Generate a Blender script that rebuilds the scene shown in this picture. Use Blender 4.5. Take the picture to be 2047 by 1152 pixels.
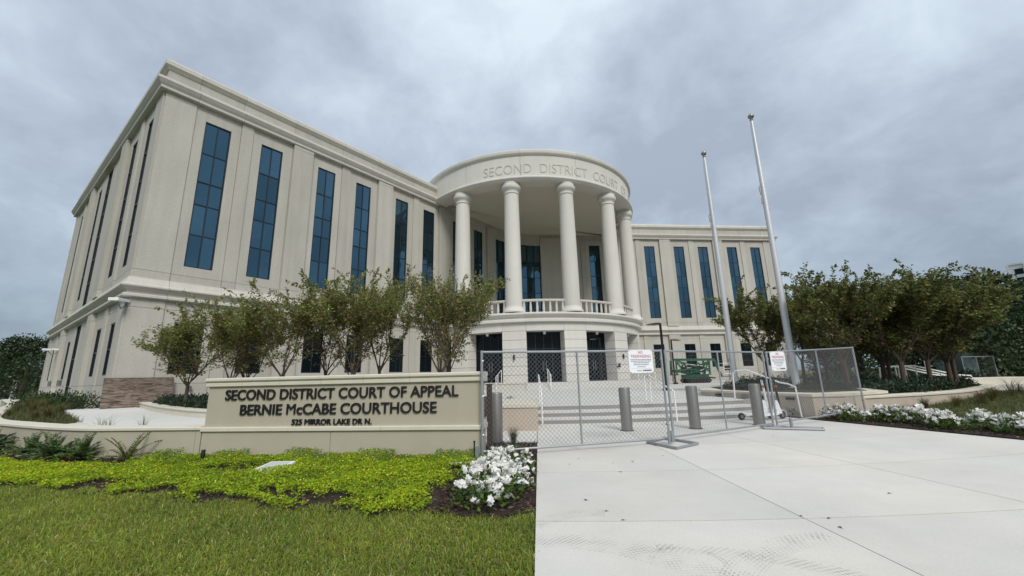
import bpy, bmesh, math, random
import numpy as np
from mathutils import Vector, Matrix

for _o in list(bpy.data.objects):
    bpy.data.objects.remove(_o)
SC = bpy.context.scene
COL = SC.collection
R = math.radians

# ------------------------------------------------------------------ camera
F_PX, PITCH, ROLL, EYE = 806.12, R(12.378), R(1.3945), 1.4
cp, sp, cr, sr = math.cos(PITCH), math.sin(PITCH), math.cos(ROLL), math.sin(ROLL)
fw = Vector((0, cp, sp)); up0 = Vector((0, -sp, cp)); rt0 = Vector((1, 0, 0))
rt = rt0 * cr - up0 * sr; up = up0 * cr + rt0 * sr
cam_d = bpy.data.cameras.new("camera"); cam = bpy.data.objects.new("camera", cam_d); COL.objects.link(cam)
cam.matrix_world = Matrix(((rt.x, up.x, -fw.x, 0), (rt.y, up.y, -fw.y, 0), (rt.z, up.z, -fw.z, EYE), (0, 0, 0, 1)))
cam_d.sensor_width = 36.0; cam_d.lens = 36.0 * F_PX / 2047.0
cam_d.clip_start = 0.05; cam_d.clip_end = 3000
SC.camera = cam

# ------------------------------------------------------------------ sky, sun, exposure
SUN_EL, SUN_AZ = R(42), R(160)          # azimuth clockwise from +Y: behind the camera, a little to its right
world = bpy.data.worlds.new("World"); SC.world = world; world.use_nodes = True
wn = world.node_tree.nodes; wl = world.node_tree.links; wn.clear()
def wnode(t, **k):
    n = wn.new(t)
    for a, b in k.items(): setattr(n, a, b)
    return n
w_out = wnode('ShaderNodeOutputWorld'); w_bg = wnode('ShaderNodeBackground'); w_bg.inputs['Strength'].default_value = 0.1
w_sky = wnode('ShaderNodeTexSky', sky_type='NISHITA', sun_disc=False, sun_elevation=SUN_EL, sun_rotation=SUN_AZ)
w_tc = wnode('ShaderNodeTexCoord'); w_sep = wnode('ShaderNodeSeparateXYZ'); wl.new(w_tc.outputs['Generated'], w_sep.inputs[0])
def wmath(op, a, b=None, clamp=False):
    n = wnode('ShaderNodeMath', operation=op); n.use_clamp = clamp
    for i, v in enumerate((a, b)):
        if v is None: continue
        if isinstance(v, (int, float)): n.inputs[i].default_value = v
        else: wl.new(v, n.inputs[i])
    return n.outputs[0]
zc = wmath('MAXIMUM', w_sep.outputs['Z'], 0.0)
den = wmath('ADD', zc, 0.55)
w_cmb = wnode('ShaderNodeCombineXYZ')
wl.new(wmath('DIVIDE', w_sep.outputs['X'], den), w_cmb.inputs['X']); wl.new(wmath('DIVIDE', w_sep.outputs['Y'], den), w_cmb.inputs['Y'])
w_map = wnode('ShaderNodeMapping'); wl.new(w_cmb.outputs[0], w_map.inputs[0])
w_map.inputs['Location'].default_value = (3.1, 1.7, 0.4); w_map.inputs['Rotation'].default_value = (0, 0, R(25)); w_map.inputs['Scale'].default_value = (1.0, 1.0, 1)
def wnoise(scale, detail, rough, dist):
    n = wnode('ShaderNodeTexNoise'); n.inputs['Scale'].default_value = scale; n.inputs['Detail'].default_value = detail
    n.inputs['Roughness'].default_value = rough; n.inputs['Distortion'].default_value = dist
    wl.new(w_map.outputs[0], n.inputs['Vector']); return n.outputs['Fac']
n1 = wnoise(2.1, 3, 0.45, 0.3); n2 = wnoise(6.5, 9, 0.58, 0.25)
mixn = wmath('ADD', wmath('MULTIPLY', n1, 0.58), wmath('MULTIPLY', n2, 0.42))
w_rmp = wnode('ShaderNodeValToRGB'); wl.new(mixn, w_rmp.inputs[0])
_e = w_rmp.color_ramp.elements
_e[0].position = 0.38; _e[0].color = (2.75, 3.2, 3.85, 1)
_e[1].position = 0.64; _e[1].color = (4.75, 5.45, 6.05, 1)
_m = w_rmp.color_ramp.elements.new(0.5); _m.color = (3.55, 4.1, 4.8, 1)
# an overcast sky is dimmer and greyer towards the horizon
w_h = wnode('ShaderNodeValToRGB'); wl.new(zc, w_h.inputs[0])
_h = w_h.color_ramp.elements
_h[0].position = 0.0; _h[0].color = (0.50, 0.55, 0.56, 1); _h[1].position = 1.0; _h[1].color = (1.5, 1.46, 1.4, 1); _h2 = w_h.color_ramp.elements.new(0.72); _h2.color = (1.02, 1.02, 1.02, 1)
_hm = w_h.color_ramp.elements.new(0.28); _hm.color = (0.84, 0.855, 0.86, 1)
w_mul = wnode('ShaderNodeMix', data_type='RGBA', blend_type='MULTIPLY'); w_mul.inputs['Factor'].default_value = 1
wl.new(w_rmp.outputs[0], w_mul.inputs['A']); wl.new(w_h.outputs[0], w_mul.inputs['B'])
w_mix = wnode('ShaderNodeMix', data_type='RGBA'); w_mix.inputs['Factor'].default_value = 0.94
wl.new(w_sky.outputs[0], w_mix.inputs['A']); wl.new(w_mul.outputs['Result'], w_mix.inputs['B'])
wl.new(w_mix.outputs['Result'], w_bg.inputs[0]); wl.new(w_bg.outputs[0], w_out.inputs[0])

sun_d = bpy.data.lights.new("sun", 'SUN'); sun_d.energy = 1.5; sun_d.angle = R(20); sun_d.color = (1.0, 0.94, 0.85)
sun = bpy.data.objects.new("sun", sun_d); COL.objects.link(sun)
sv = Vector((math.sin(SUN_AZ) * math.cos(SUN_EL), math.cos(SUN_AZ) * math.cos(SUN_EL), math.sin(SUN_EL)))
sun.rotation_euler = sv.to_track_quat('Z', 'Y').to_euler(); sun.location = (0, -20, 40)

vs = SC.view_settings
vs.view_transform = 'Standard'; vs.look = 'None'; vs.gamma = 1.0; vs.use_curve_mapping = False; vs.exposure = 0.7
SC.render.engine = 'CYCLES'
SC.cycles.max_bounces = 6; SC.cycles.diffuse_bounces = 4; SC.cycles.glossy_bounces = 4
SC.render.resolution_x = 1024; SC.render.resolution_y = 576

# ------------------------------------------------------------------ helpers
rng = np.random.default_rng(7)
random.seed(7)

def tag(o, label=None, cat=None, group=None, kind=None):
    if label: o['label'] = label
    if cat: o['category'] = cat
    if group: o['group'] = group
    if kind: o['kind'] = kind
    return o

def wloc(p):
    return Vector((0, 0, 0)) if p is None else Vector(p.get('_w', (0, 0, 0)))

def link(name, me, parent=None, kind=None, label=None):
    """Link a mesh built in world coordinates, as a child of parent if given."""
    o = bpy.data.objects.new(name, me); COL.objects.link(o)
    if parent is not None:
        o.parent = parent
        o.matrix_parent_inverse = Matrix.Translation(-ROOT.get(parent.name, Vector((0, 0, 0))))
    if kind: o['kind'] = kind
    if label: o['label'] = label
    return o
ROOT = {}

def empty(name, loc, label, cat, group=None):
    o = bpy.data.objects.new(name, None); COL.objects.link(o); o.location = loc
    o.empty_display_size = 0.3
    ROOT[o.name] = Vector(loc)
    return tag(o, label, cat, group)

def local(name, me, parent):
    """Link a mesh built in its parent's own coordinates."""
    o = bpy.data.objects.new(name, me); COL.objects.link(o); o.parent = parent
    return o

def copy_tree(o, parent=None):
    c = o.copy(); COL.objects.link(c)
    if parent is not None: c.parent = parent
    for ch in o.children: copy_tree(ch, c)
    return c

class MB:
    def __init__(s): s.v = []; s.f = []
    def add(s, vs, fs):
        n = len(s.v); s.v += [tuple(p) for p in vs]; s.f += [tuple(i + n for i in f) for f in fs]; return s
    def hexa(s, p):     # 8 points: bottom 4 ccw, top 4 ccw
        return s.add(p, [(3, 2, 1, 0), (4, 5, 6, 7), (0, 1, 5, 4), (1, 2, 6, 5), (2, 3, 7, 6), (3, 0, 4, 7)])
    def box(s, x0, x1, y0, y1, z0, z1):
        return s.hexa([(x0, y0, z0), (x1, y0, z0), (x1, y1, z0), (x0, y1, z0), (x0, y0, z1), (x1, y0, z1), (x1, y1, z1), (x0, y1, z1)])
    def tube(s, pts, r, n=8, cap=True):
        pts = [Vector(p) for p in pts]; rs = r if isinstance(r, (list, tuple)) else [r] * len(pts)
        rings = []; prev = None
        for i, p in enumerate(pts):
            d = (pts[min(i + 1, len(pts) - 1)] - pts[max(i - 1, 0)]).normalized()
            a = prev if prev is not None else (Vector((0, 0, 1)) if abs(d.z) < 0.9 else Vector((1, 0, 0)))
            u = (a - d * a.dot(d))
            if u.length < 1e-6: u = d.orthogonal()
            u.normalize(); w = d.cross(u); prev = u
            rings.append([p + (u * math.cos(2 * math.pi * k / n) + w * math.sin(2 * math.pi * k / n)) * rs[i] for k in range(n)])
        vs = [q for rg in rings for q in rg]; fs = []
        for i in range(len(pts) - 1):
            for k in range(n):
                k2 = (k + 1) % n; fs.append((i * n + k, i * n + k2, (i + 1) * n + k2, (i + 1) * n + k))
        if cap:
            fs.append(tuple(range(n - 1, -1, -1))); m = (len(pts) - 1) * n; fs.append(tuple(m + k for k in range(n)))
        return s.add(vs, fs)
    def lathe(s, prof, c=(0, 0), n=32):
        vs = []; fs = []; m = len(prof)
        for k in range(n):
            a = 2 * math.pi * k / n
            for r_, z in prof: vs.append((c[0] + r_ * math.cos(a), c[1] + r_ * math.sin(a), z))
        for k in range(n):
            k2 = (k + 1) % n
            for j in range(m - 1): fs.append((k * m + j, k2 * m + j, k2 * m + j + 1, k * m + j + 1))
        fs.append(tuple(k * m for k in range(n - 1, -1, -1))); fs.append(tuple(k * m + m - 1 for k in range(n)))
        return s.add(vs, fs)
    def sweep(s, path, prof):
        """closed profile (off, z) swept along a 2D path; off is to the right of travel; mitred"""
        P = [Vector(p) for p in path]; m = len(prof); vs = []; fs = []
        for i, p in enumerate(P):
            ds = []
            if i > 0: ds.append((P[i] - P[i - 1]).normalized())
            if i < len(P) - 1: ds.append((P[i + 1] - P[i]).normalized())
            ns = [Vector((d.y, -d.x)) for d in ds]
            if len(ns) == 2:
                b = (ns[0] + ns[1]).normalized(); b = b / max(0.3, b.dot(ns[0]))
            else: b = ns[0]
            for off, z in prof: vs.append((p.x + b.x * off, p.y + b.y * off, z))
        for i in range(len(P) - 1):
            for j in range(m):
                j2 = (j + 1) % m; fs.append((i * m + j, i * m + j2, (i + 1) * m + j2, (i + 1) * m + j))
        fs.append(tuple(range(m))); fs.append(tuple((len(P) - 1) * m + j for j in range(m - 1, -1, -1)))
        return s.add(vs, fs)
    def prism(s, poly, z0, z1):
        n = len(poly); zt = z1 if callable(z1) else (lambda x, y: z1)
        vs = [(x, y, z0) for x, y in poly] + [(x, y, zt(x, y)) for x, y in poly]
        fs = [tuple(range(n - 1, -1, -1)), tuple(range(n, 2 * n))] + [(i, (i + 1) % n, n + (i + 1) % n, n + i) for i in range(n)]
        return s.add(vs, fs)
    def fan(s, poly, c, z0, z1):
        n = len(poly); s.add([(x, y, z0) for x, y in poly] + [(x, y, z1) for x, y in poly] + [(*c, z0), (*c, z1)],
            [((i + 1) % n, i, 2 * n) for i in range(n)] + [(n + i, n + (i + 1) % n, 2 * n + 1) for i in range(n)] + [(i, (i + 1) % n, n + (i + 1) % n, n + i) for i in range(n)])
        return s
    def mesh(s, name, mat=None, smooth=False, fix=True):
        me = bpy.data.meshes.new(name); me.from_pydata(s.v, [], s.f)
        if fix:
            bm = bmesh.new(); bm.from_mesh(me); bmesh.ops.recalc_face_normals(bm, faces=bm.faces); bm.to_mesh(me); bm.free()
        if mat: me.materials.append(mat)
        if smooth:
            me.polygons.foreach_set('use_smooth', [True] * len(me.polygons))
            try: me.set_sharp_from_angle(angle=R(35))
            except Exception: pass
        return me

def np_mesh(name, V, F, mat, col=None):
    """fast mesh from numpy arrays: V (n,3), F (m,k) all faces with k corners"""
    me = bpy.data.meshes.new(name); k = F.shape[1]
    me.vertices.add(len(V)); me.vertices.foreach_set('co', V.astype(np.float32).ravel())
    me.loops.add(F.size); me.loops.foreach_set('vertex_index', F.astype(np.int32).ravel())
    me.polygons.add(len(F)); me.polygons.foreach_set('loop_start', np.arange(0, F.size, k, dtype=np.int32))
    me.update(calc_edges=True)
    if col is not None:
        at = me.attributes.new('col', 'FLOAT_COLOR', 'POINT')
        at.data.foreach_set('color', np.concatenate([col, np.ones((len(col), 1))], 1).astype(np.float32).ravel())
    me.materials.append(mat); return me

# ------------------------------------------------------------------ materials
def mat_base(name, color, rough=0.8, metal=0.0, spec=0.5):
    m = bpy.data.materials.new(name); m.use_nodes = True
    b = m.node_tree.nodes['Principled BSDF']
    b.inputs['Base Color'].default_value = (*color, 1); b.inputs['Roughness'].default_value = rough
    b.inputs['Metallic'].default_value = metal; b.inputs['Specular IOR Level'].default_value = spec
    return m, m.node_tree.nodes, m.node_tree.links, b

def mat_mottled(name, color, rough=0.85, metal=0.0, spec=0.4, amt=0.12, scale=1.2, fine=0.06, fscale=60, bump=0.15, bscale=120, tint=None, streak=0.0, bdist=0.01, objvar=0.0):
    m, N, L, b = mat_base(name, color, rough, metal, spec)
    tc = N.new('ShaderNodeTexCoord')
    def noise(sc, det=5, vec=None):
        n = N.new('ShaderNodeTexNoise'); n.inputs['Scale'].default_value = sc; n.inputs['Detail'].default_value = det
        L.new(vec if vec else tc.outputs['Object'], n.inputs['Vector']); return n.outputs['Fac']
    def madd(a, mul, add):
        n = N.new('ShaderNodeMath'); n.operation = 'MULTIPLY_ADD'; L.new(a, n.inputs[0]); n.inputs[1].default_value = mul; n.inputs[2].default_value = add; return n.outputs[0]
    def mul(a, c):
        n = N.new('ShaderNodeMath'); n.operation = 'MULTIPLY'; L.new(a, n.inputs[0]); L.new(c, n.inputs[1]); return n.outputs[0]
    v = mul(madd(noise(scale), amt * 2.4, 1 - amt * 1.2), madd(noise(fscale, 3), fine * 2.4, 1 - fine * 1.2))
    if streak:
        mp = N.new('ShaderNodeMapping'); mp.inputs['Scale'].default_value = (3.0, 3.0, 0.25); L.new(tc.outputs['Object'], mp.inputs[0])
        v = mul(v, madd(noise(1.0, 5, mp.outputs[0]), streak * 2.4, 1 - streak * 1.2))
    if objvar:
        oi = N.new('ShaderNodeObjectInfo'); v = mul(v, madd(oi.outputs['Random'], objvar * 2, 1 - objvar))
    mx = N.new('ShaderNodeMix'); mx.data_type = 'RGBA'; mx.blend_type = 'MULTIPLY'; mx.inputs['Factor'].default_value = 1
    mx.inputs['A'].default_value = (*color, 1); L.new(v, mx.inputs['B'])
    src = mx.outputs['Result']
    if tint:
        m2 = N.new('ShaderNodeMix'); m2.data_type = 'RGBA'; L.new(madd(noise(scale * 0.7 + 0.13, 4), 2.2, -0.75), m2.inputs['Factor']); m2.clamp_factor = True
        L.new(src, m2.inputs['A']); m2.inputs['B'].default_value = (*tint, 1); src = m2.outputs['Result']
    L.new(src, b.inputs['Base Color'])
    if bump:
        bp = N.new('ShaderNodeBump'); bp.inputs['Strength'].default_value = bump; bp.inputs['Distance'].default_value = bdist
        L.new(noise(bscale, 4), bp.inputs['Height']); L.new(bp.outputs[0], b.inputs['Normal'])
    return m

def mat_leaf(name, rough=0.55, trans=0.25, spec=0.3):
    m, N, L, b = mat_base(name, (0.05, 0.08, 0.02), rough, 0, spec)
    a = N.new('ShaderNodeAttribute'); a.attribute_name = 'col'
    L.new(a.outputs['Color'], b.inputs['Base Color'])
    t = N.new('ShaderNodeBsdfTranslucent'); L.new(a.outputs['Color'], t.inputs['Color'])
    mx = N.new('ShaderNodeMixShader'); mx.inputs[0].default_value = trans
    L.new(b.outputs[0], mx.inputs[1]); L.new(t.outputs[0], mx.inputs[2]); L.new(mx.outputs[0], N['Material Output'].inputs[0])
    return m

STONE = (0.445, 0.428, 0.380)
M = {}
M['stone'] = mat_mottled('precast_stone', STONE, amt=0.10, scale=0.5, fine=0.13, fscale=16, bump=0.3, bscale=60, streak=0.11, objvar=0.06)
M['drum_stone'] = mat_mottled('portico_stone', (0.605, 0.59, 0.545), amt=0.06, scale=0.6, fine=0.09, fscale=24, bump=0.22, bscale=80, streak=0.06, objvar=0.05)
M['stone_warm'] = mat_mottled('cast_stone_trim', (0.53, 0.51, 0.46), amt=0.06, scale=0.8, fine=0.05, fscale=40, bump=0.15, bscale=90, streak=0.09, objvar=0.05)
M['soffit'] = mat_mottled('soffit_plaster', (0.58, 0.55, 0.47), amt=0.03, scale=0.5, fine=0.02, bump=0.05)
M['joint'] = mat_mottled('joint_backing', (0.16, 0.15, 0.13), amt=0.1)
M['letter_stone_shaded'] = mat_mottled('shaded_letter_stone', (0.50, 0.485, 0.44), amt=0.05, bump=0.1)  # same stone as the portico, darkened to stand in for shade round the letters
M['frame'] = mat_mottled('window_frame_metal', (0.012, 0.018, 0.026), rough=0.4, spec=0.5, amt=0.1, bump=0)
M['sign_face'] = mat_mottled('sign_stucco', (0.43, 0.395, 0.31), amt=0.05, scale=1.6, fine=0.05, fscale=90, bump=0.35, bscale=220, streak=0.05)
M['sign_cap'] = mat_mottled('sign_cast_cap', (0.60, 0.565, 0.47), amt=0.06, scale=2, fine=0.05, fscale=60, bump=0.12, bscale=150, streak=0.06)
M['planter_face'] = mat_mottled('planter_stucco', (0.47, 0.40, 0.33), amt=0.05, scale=1.5, fine=0.05, fscale=80, bump=0.3, bscale=200, streak=0.05)
M['black_letter'] = mat_mottled('black_letter_metal', (0.012, 0.012, 0.014), rough=0.45, amt=0.1, bump=0)
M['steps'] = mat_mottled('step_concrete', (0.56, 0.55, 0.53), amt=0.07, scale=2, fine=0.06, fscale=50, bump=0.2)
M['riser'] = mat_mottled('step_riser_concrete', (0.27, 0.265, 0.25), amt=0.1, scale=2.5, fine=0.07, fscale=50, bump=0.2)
M['plaza'] = mat_mottled('plaza_concrete', (0.56, 0.545, 0.51), amt=0.05, scale=0.7, fine=0.04, fscale=40, bump=0.1)
M['path'] = mat_mottled('path_concrete', (0.62, 0.605, 0.57), amt=0.05, scale=1, fine=0.04, fscale=40, bump=0.1)
M['galv'] = mat_mottled('galvanised_steel', (0.36, 0.38, 0.40), rough=0.45, metal=0.6, amt=0.12, scale=6, fine=0.08, fscale=80, bump=0)
M['wire'] = mat_mottled('galvanised_wire', (0.19, 0.20, 0.21), rough=0.5, metal=0.4, amt=0.1, scale=8, bump=0)
M['steel'] = mat_mottled('brushed_steel', (0.30, 0.285, 0.27), rough=0.42, metal=0.75, amt=0.05, scale=3, fine=0.1, fscale=160, bump=0)
M['pole'] = mat_mottled('flagpole_aluminium', (0.62, 0.63, 0.65), rough=0.45, metal=0.35, amt=0.05, scale=2, bump=0)
M['rail_white'] = mat_mottled('white_rail_paint', (0.78, 0.78, 0.76), rough=0.5, amt=0.04, bump=0)
M['lamp_black'] = mat_mottled('black_lamp_paint', (0.010, 0.010, 0.011), rough=0.4, amt=0.1, bump=0)
M['lamp_lens'] = mat_mottled('lamp_lens', (0.5, 0.52, 0.52), rough=0.3, amt=0.05, bump=0)
M['white'] = mat_mottled('white_plastic', (0.78, 0.79, 0.80), rough=0.45, amt=0.03, bump=0)
M['paper'] = mat_mottled('white_sign_sheet', (0.76, 0.78, 0.82), rough=0.5, amt=0.02, bump=0)
M['red'] = mat_mottled('red_print', (0.42, 0.05, 0.06), rough=0.6, amt=0.05, bump=0)
M['ink'] = mat_mottled('grey_print', (0.10, 0.12, 0.16), rough=0.6, amt=0.05, bump=0)
M['green'] = mat_mottled('green_machine_paint', (0.008, 0.095, 0.045), rough=0.45, amt=0.15, scale=3, bump=0)
M['rubber'] = mat_mottled('black_rubber', (0.015, 0.015, 0.016), rough=0.8, amt=0.2, scale=8, bump=0)
M['brown_board'] = mat_mottled('dark_brown_board', (0.055, 0.036, 0.028), rough=0.7, amt=0.3, scale=9, fine=0.15, fscale=60, bump=0.3)
M['bark'] = mat_mottled('tree_bark', (0.085, 0.062, 0.046), rough=0.9, amt=0.3, scale=14, fine=0.15, fscale=60, bump=0.4, bscale=60)
M['mulch'] = mat_mottled('mulch', (0.035, 0.022, 0.016), rough=0.95, amt=0.5, scale=14, fine=0.4, fscale=90, bump=0.9, bscale=60, bdist=0.04)
M['soil'] = mat_mottled('planter_soil', (0.045, 0.03, 0.02), rough=0.95, amt=0.5, scale=8, fine=0.3, fscale=70, bump=0.8, bscale=50, bdist=0.04)
M['grass_soil'] = mat_mottled('turf_ground', (0.055, 0.085, 0.02), rough=0.95, amt=0.35, scale=1.6, fine=0.4, fscale=80, bump=0.8, bscale=90, bdist=0.03, tint=(0.07, 0.06, 0.025))
M['leaf'] = mat_leaf('tree_leaf', 0.5, 0.38, 0.4); M['leaf_dark'] = mat_leaf('shrub_leaf', 0.45, 0.12, 0.4)
M['grass'] = mat_leaf('grass_blade', 0.6, 0.42, 0.25); M['cover'] = mat_leaf('ground_cover_leaf', 0.6, 0.4, 0.2)
M['petal'] = mat_leaf('petal', 0.7, 0.25, 0.2)

def mat_glass(name, col, metal, spec, rough=0.03, wob=0.02):
    m, N, L, b = mat_base(name, col, rough, metal, spec)
    tc = N.new('ShaderNodeTexCoord'); n = N.new('ShaderNodeTexNoise'); n.inputs['Scale'].default_value = 0.55; n.inputs['Detail'].default_value = 2
    L.new(tc.outputs['Object'], n.inputs['Vector'])
    oi = N.new('ShaderNodeObjectInfo'); k = N.new('ShaderNodeMath'); k.operation = 'MULTIPLY_ADD'; L.new(oi.outputs['Random'], k.inputs[0]); k.inputs[1].default_value = 0.45; k.inputs[2].default_value = 0.78
    mx = N.new('ShaderNodeMix'); mx.data_type = 'RGBA'; mx.blend_type = 'MULTIPLY'; mx.inputs['Factor'].default_value = 1; mx.inputs['A'].default_value = (*col, 1); L.new(k.outputs[0], mx.inputs['B']); L.new(mx.outputs['Result'], b.inputs['Base Color'])
    bp = N.new('ShaderNodeBump'); bp.inputs['Strength'].default_value = wob; bp.inputs['Distance'].default_value = 1.0
    L.new(n.outputs['Fac'], bp.inputs['Height']); L.new(bp.outputs[0], b.inputs['Normal'])
    return m
M['glass'] = mat_glass('blue_reflective_glass', (0.058, 0.122, 0.172), 0.9, 0.5)
M['glass_dark'] = mat_glass('dark_tinted_glass', (0.006, 0.010, 0.013), 0.0, 0.16)
M['glass_side'] = mat_glass('black_tinted_glass', (0.008, 0.009, 0.014), 0.0, 0.03, 0.12)

# paving: pale concrete with tyre scuffs of their own shape on the near slabs
def mat_paving():
    m, N, L, b = mat_base('pavement_concrete', (0.6, 0.6, 0.58), 0.85, 0, 0.3)
    geo = N.new('ShaderNodeNewGeometry'); sep = N.new('ShaderNodeSeparateXYZ'); L.new(geo.outputs['Position'], sep.inputs[0])
    def mt(op, a, c=None, d=None, clamp=False):
        n = N.new('ShaderNodeMath'); n.operation = op; n.use_clamp = clamp
        for i, v in enumerate((a, c, d)):
            if v is None: continue
            if isinstance(v, (int, float)): n.inputs[i].default_value = v
            else: L.new(v, n.inputs[i])
        return n.outputs[0]
    def noise(sc, det=5, rough=0.5):
        n = N.new('ShaderNodeTexNoise'); n.inputs['Scale'].default_value = sc; n.inputs['Detail'].default_value = det; n.inputs['Roughness'].default_value = rough
        L.new(geo.outputs['Position'], n.inputs['Vector']); return n.outputs['Fac']
    X, Y = sep.outputs['X'], sep.outputs['Y']
    breakup = mt('MULTIPLY_ADD', noise(5.0, 4), 3.2, -1.15, True)
    tot = None
    for cx, cy, r, w, a0, a1, k in ((0.15, 2.55, 1.35, 0.17, 0.15, 1.75, 26), (1.28, 3.42, 0.27, 0.035, -0.4, 3.5, 9), (2.9, 2.1, 1.75, 0.14, 1.7, 3.3, 30), (1.0, 1.8, 1.9, 0.10, 0.3, 1.5, 34), (0.75, 4.0, 0.6, 0.12, 1.3, 2.8, 22)):
        dx, dy = mt('SUBTRACT', X, cx), mt('SUBTRACT', Y, cy)
        rad = mt('SQRT', mt('ADD', mt('MULTIPLY', dx, dx), mt('MULTIPLY', dy, dy)))
        ang = mt('ARCTAN2', dy, dx)
        band = mt('SUBTRACT', 1.0, mt('DIVIDE', mt('ABSOLUTE', mt('SUBTRACT', rad, r)), w), None, True)
        band = mt('MULTIPLY', mt('GREATER_THAN', band, 0.05), mt('MULTIPLY_ADD', band, 0.5, 0.5))
        tread = mt('MULTIPLY', mt('GREATER_THAN', mt('SINE', mt('MULTIPLY_ADD', ang, k * 7.0, mt('MULTIPLY', rad, 90.0))), -0.2), mt('GREATER_THAN', mt('SINE', mt('MULTIPLY', rad, 230.0)), 0.1))
        inside = mt('MULTIPLY', mt('GREATER_THAN', ang, a0), mt('LESS_THAN', ang, a1))
        s = mt('MULTIPLY', mt('MULTIPLY', band, tread), inside)
        tot = s if tot is None else mt('MAXIMUM', tot, s)
    tot = mt('MULTIPLY', mt('MULTIPLY', tot, breakup), 0.62)
    oi = N.new('ShaderNodeObjectInfo')
    big = mt('MULTIPLY', mt('MULTIPLY_ADD', noise(0.8, 7, 0.65), 0.36, 0.82), mt('MULTIPLY_ADD', oi.outputs['Random'], 0.08, 0.96))
    fine = mt('MULTIPLY_ADD', noise(45, 4, 0.7), 0.34, 0.83)
    spots = mt('SUBTRACT', 1.0, mt('MULTIPLY', mt('MULTIPLY_ADD', noise(7, 8, 0.8), 9, -5.6, True), 0.25))
    v = mt('MULTIPLY', mt('MULTIPLY', big, fine), mt('MULTIPLY', spots, mt('SUBTRACT', 1.0, tot)))
    mx = N.new('ShaderNodeMix'); mx.data_type = 'RGBA'; mx.blend_type = 'MULTIPLY'; mx.inputs['Factor'].default_value = 1
    cm = N.new('ShaderNodeMix'); cm.data_type = 'RGBA'; L.new(mt('MULTIPLY_ADD', noise(0.5, 3), 2.4, -0.7, True), cm.inputs['Factor'])
    cm.inputs['A'].default_value = (0.61, 0.575, 0.515, 1); cm.inputs['B'].default_value = (0.56, 0.545, 0.515, 1)
    L.new(cm.outputs['Result'], mx.inputs['A']); L.new(v, mx.inputs['B']); L.new(mx.outputs['Result'], b.inputs['Base Color'])
    bp = N.new('ShaderNodeBump'); bp.inputs['Strength'].default_value = 0.2; bp.inputs['Distance'].default_value = 0.006
    L.new(noise(160, 3), bp.inputs['Height']); L.new(bp.outputs[0], b.inputs['Normal'])
    return m
M['paving'] = mat_paving()

# plywood: wavy long grain
def mat_ply():
    m, N, L, b = mat_base('plywood', (0.25, 0.18, 0.13), 0.8, 0, 0.2)
    tc = N.new('ShaderNodeTexCoord'); mp = N.new('ShaderNodeMapping'); mp.inputs['Scale'].default_value = (1.3, 1.3, 9); L.new(tc.outputs['Object'], mp.inputs[0])
    n = N.new('ShaderNodeTexNoise'); n.inputs['Scale'].default_value = 1.6; n.inputs['Detail'].default_value = 7; n.inputs['Distortion'].default_value = 1.6; L.new(mp.outputs[0], n.inputs['Vector'])
    r_ = N.new('ShaderNodeValToRGB'); L.new(n.outputs['Fac'], r_.inputs[0])
    r_.color_ramp.elements[0].position = 0.38; r_.color_ramp.elements[0].color = (0.075, 0.05, 0.038, 1)
    r_.color_ramp.elements[1].position = 0.62; r_.color_ramp.elements[1].color = (0.25, 0.205, 0.17, 1)
    L.new(r_.outputs[0], b.inputs['Base Color']); return m
M['ply'] = mat_ply()

# ------------------------------------------------------------------ ground, plaza, steps, paving
PZ = 0.46                                # level of the plaza and the terrace
CN = Vector((2.6, 33.0))                 # centre of the paving arcs
def arc_pt(r, deg):                      # deg from -Y, positive to +X
    a = R(deg); return (CN.x + r * math.sin(a), CN.y - r * math.cos(a))
def edge_x(y): return 0.11 + 0.0598 * (y - 3.27)       # left edge of the pavement
def edge_pt(y, d=0.0): return (edge_x(y) + d, y)
def edge_ang(r):
    y = CN.y - r
    return math.degrees(math.atan2(edge_x(y) - CN.x, CN.y - y))
def arc_poly2(r0, r1, a00, a01, a10, a11, n=14):
    return [arc_pt(r1, a10 + (a11 - a10) * i / n) for i in range(n + 1)] + [arc_pt(r0, a01 + (a00 - a01) * i / n) for i in range(n + 1)]
def arc_poly(r0, r1, a0, a1, n=10):
    return [arc_pt(r1, a0 + (a1 - a0) * i / n) for i in range(n + 1)] + [arc_pt(r0, a1 + (a0 - a1) * i / n) for i in range(n + 1)]

def grid_sheet(x0, x1, y0, y1, nx, ny, zf):
    xs = np.linspace(x0, x1, nx); ys = np.linspace(y0, y1, ny)
    m = MB(); m.v = [(x, y, zf(x, y)) for y in ys for x in xs]
    m.f = [(j * nx + i, j * nx + i + 1, (j + 1) * nx + i + 1, (j + 1) * nx + i) for j in range(ny - 1) for i in range(nx - 1)]
    return m
link('ground', grid_sheet(-900, 900, -600, 1400, 19, 21, lambda x, y: -0.06).mesh('ground', M['grass_soil'], fix=False), kind='structure')

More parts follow.
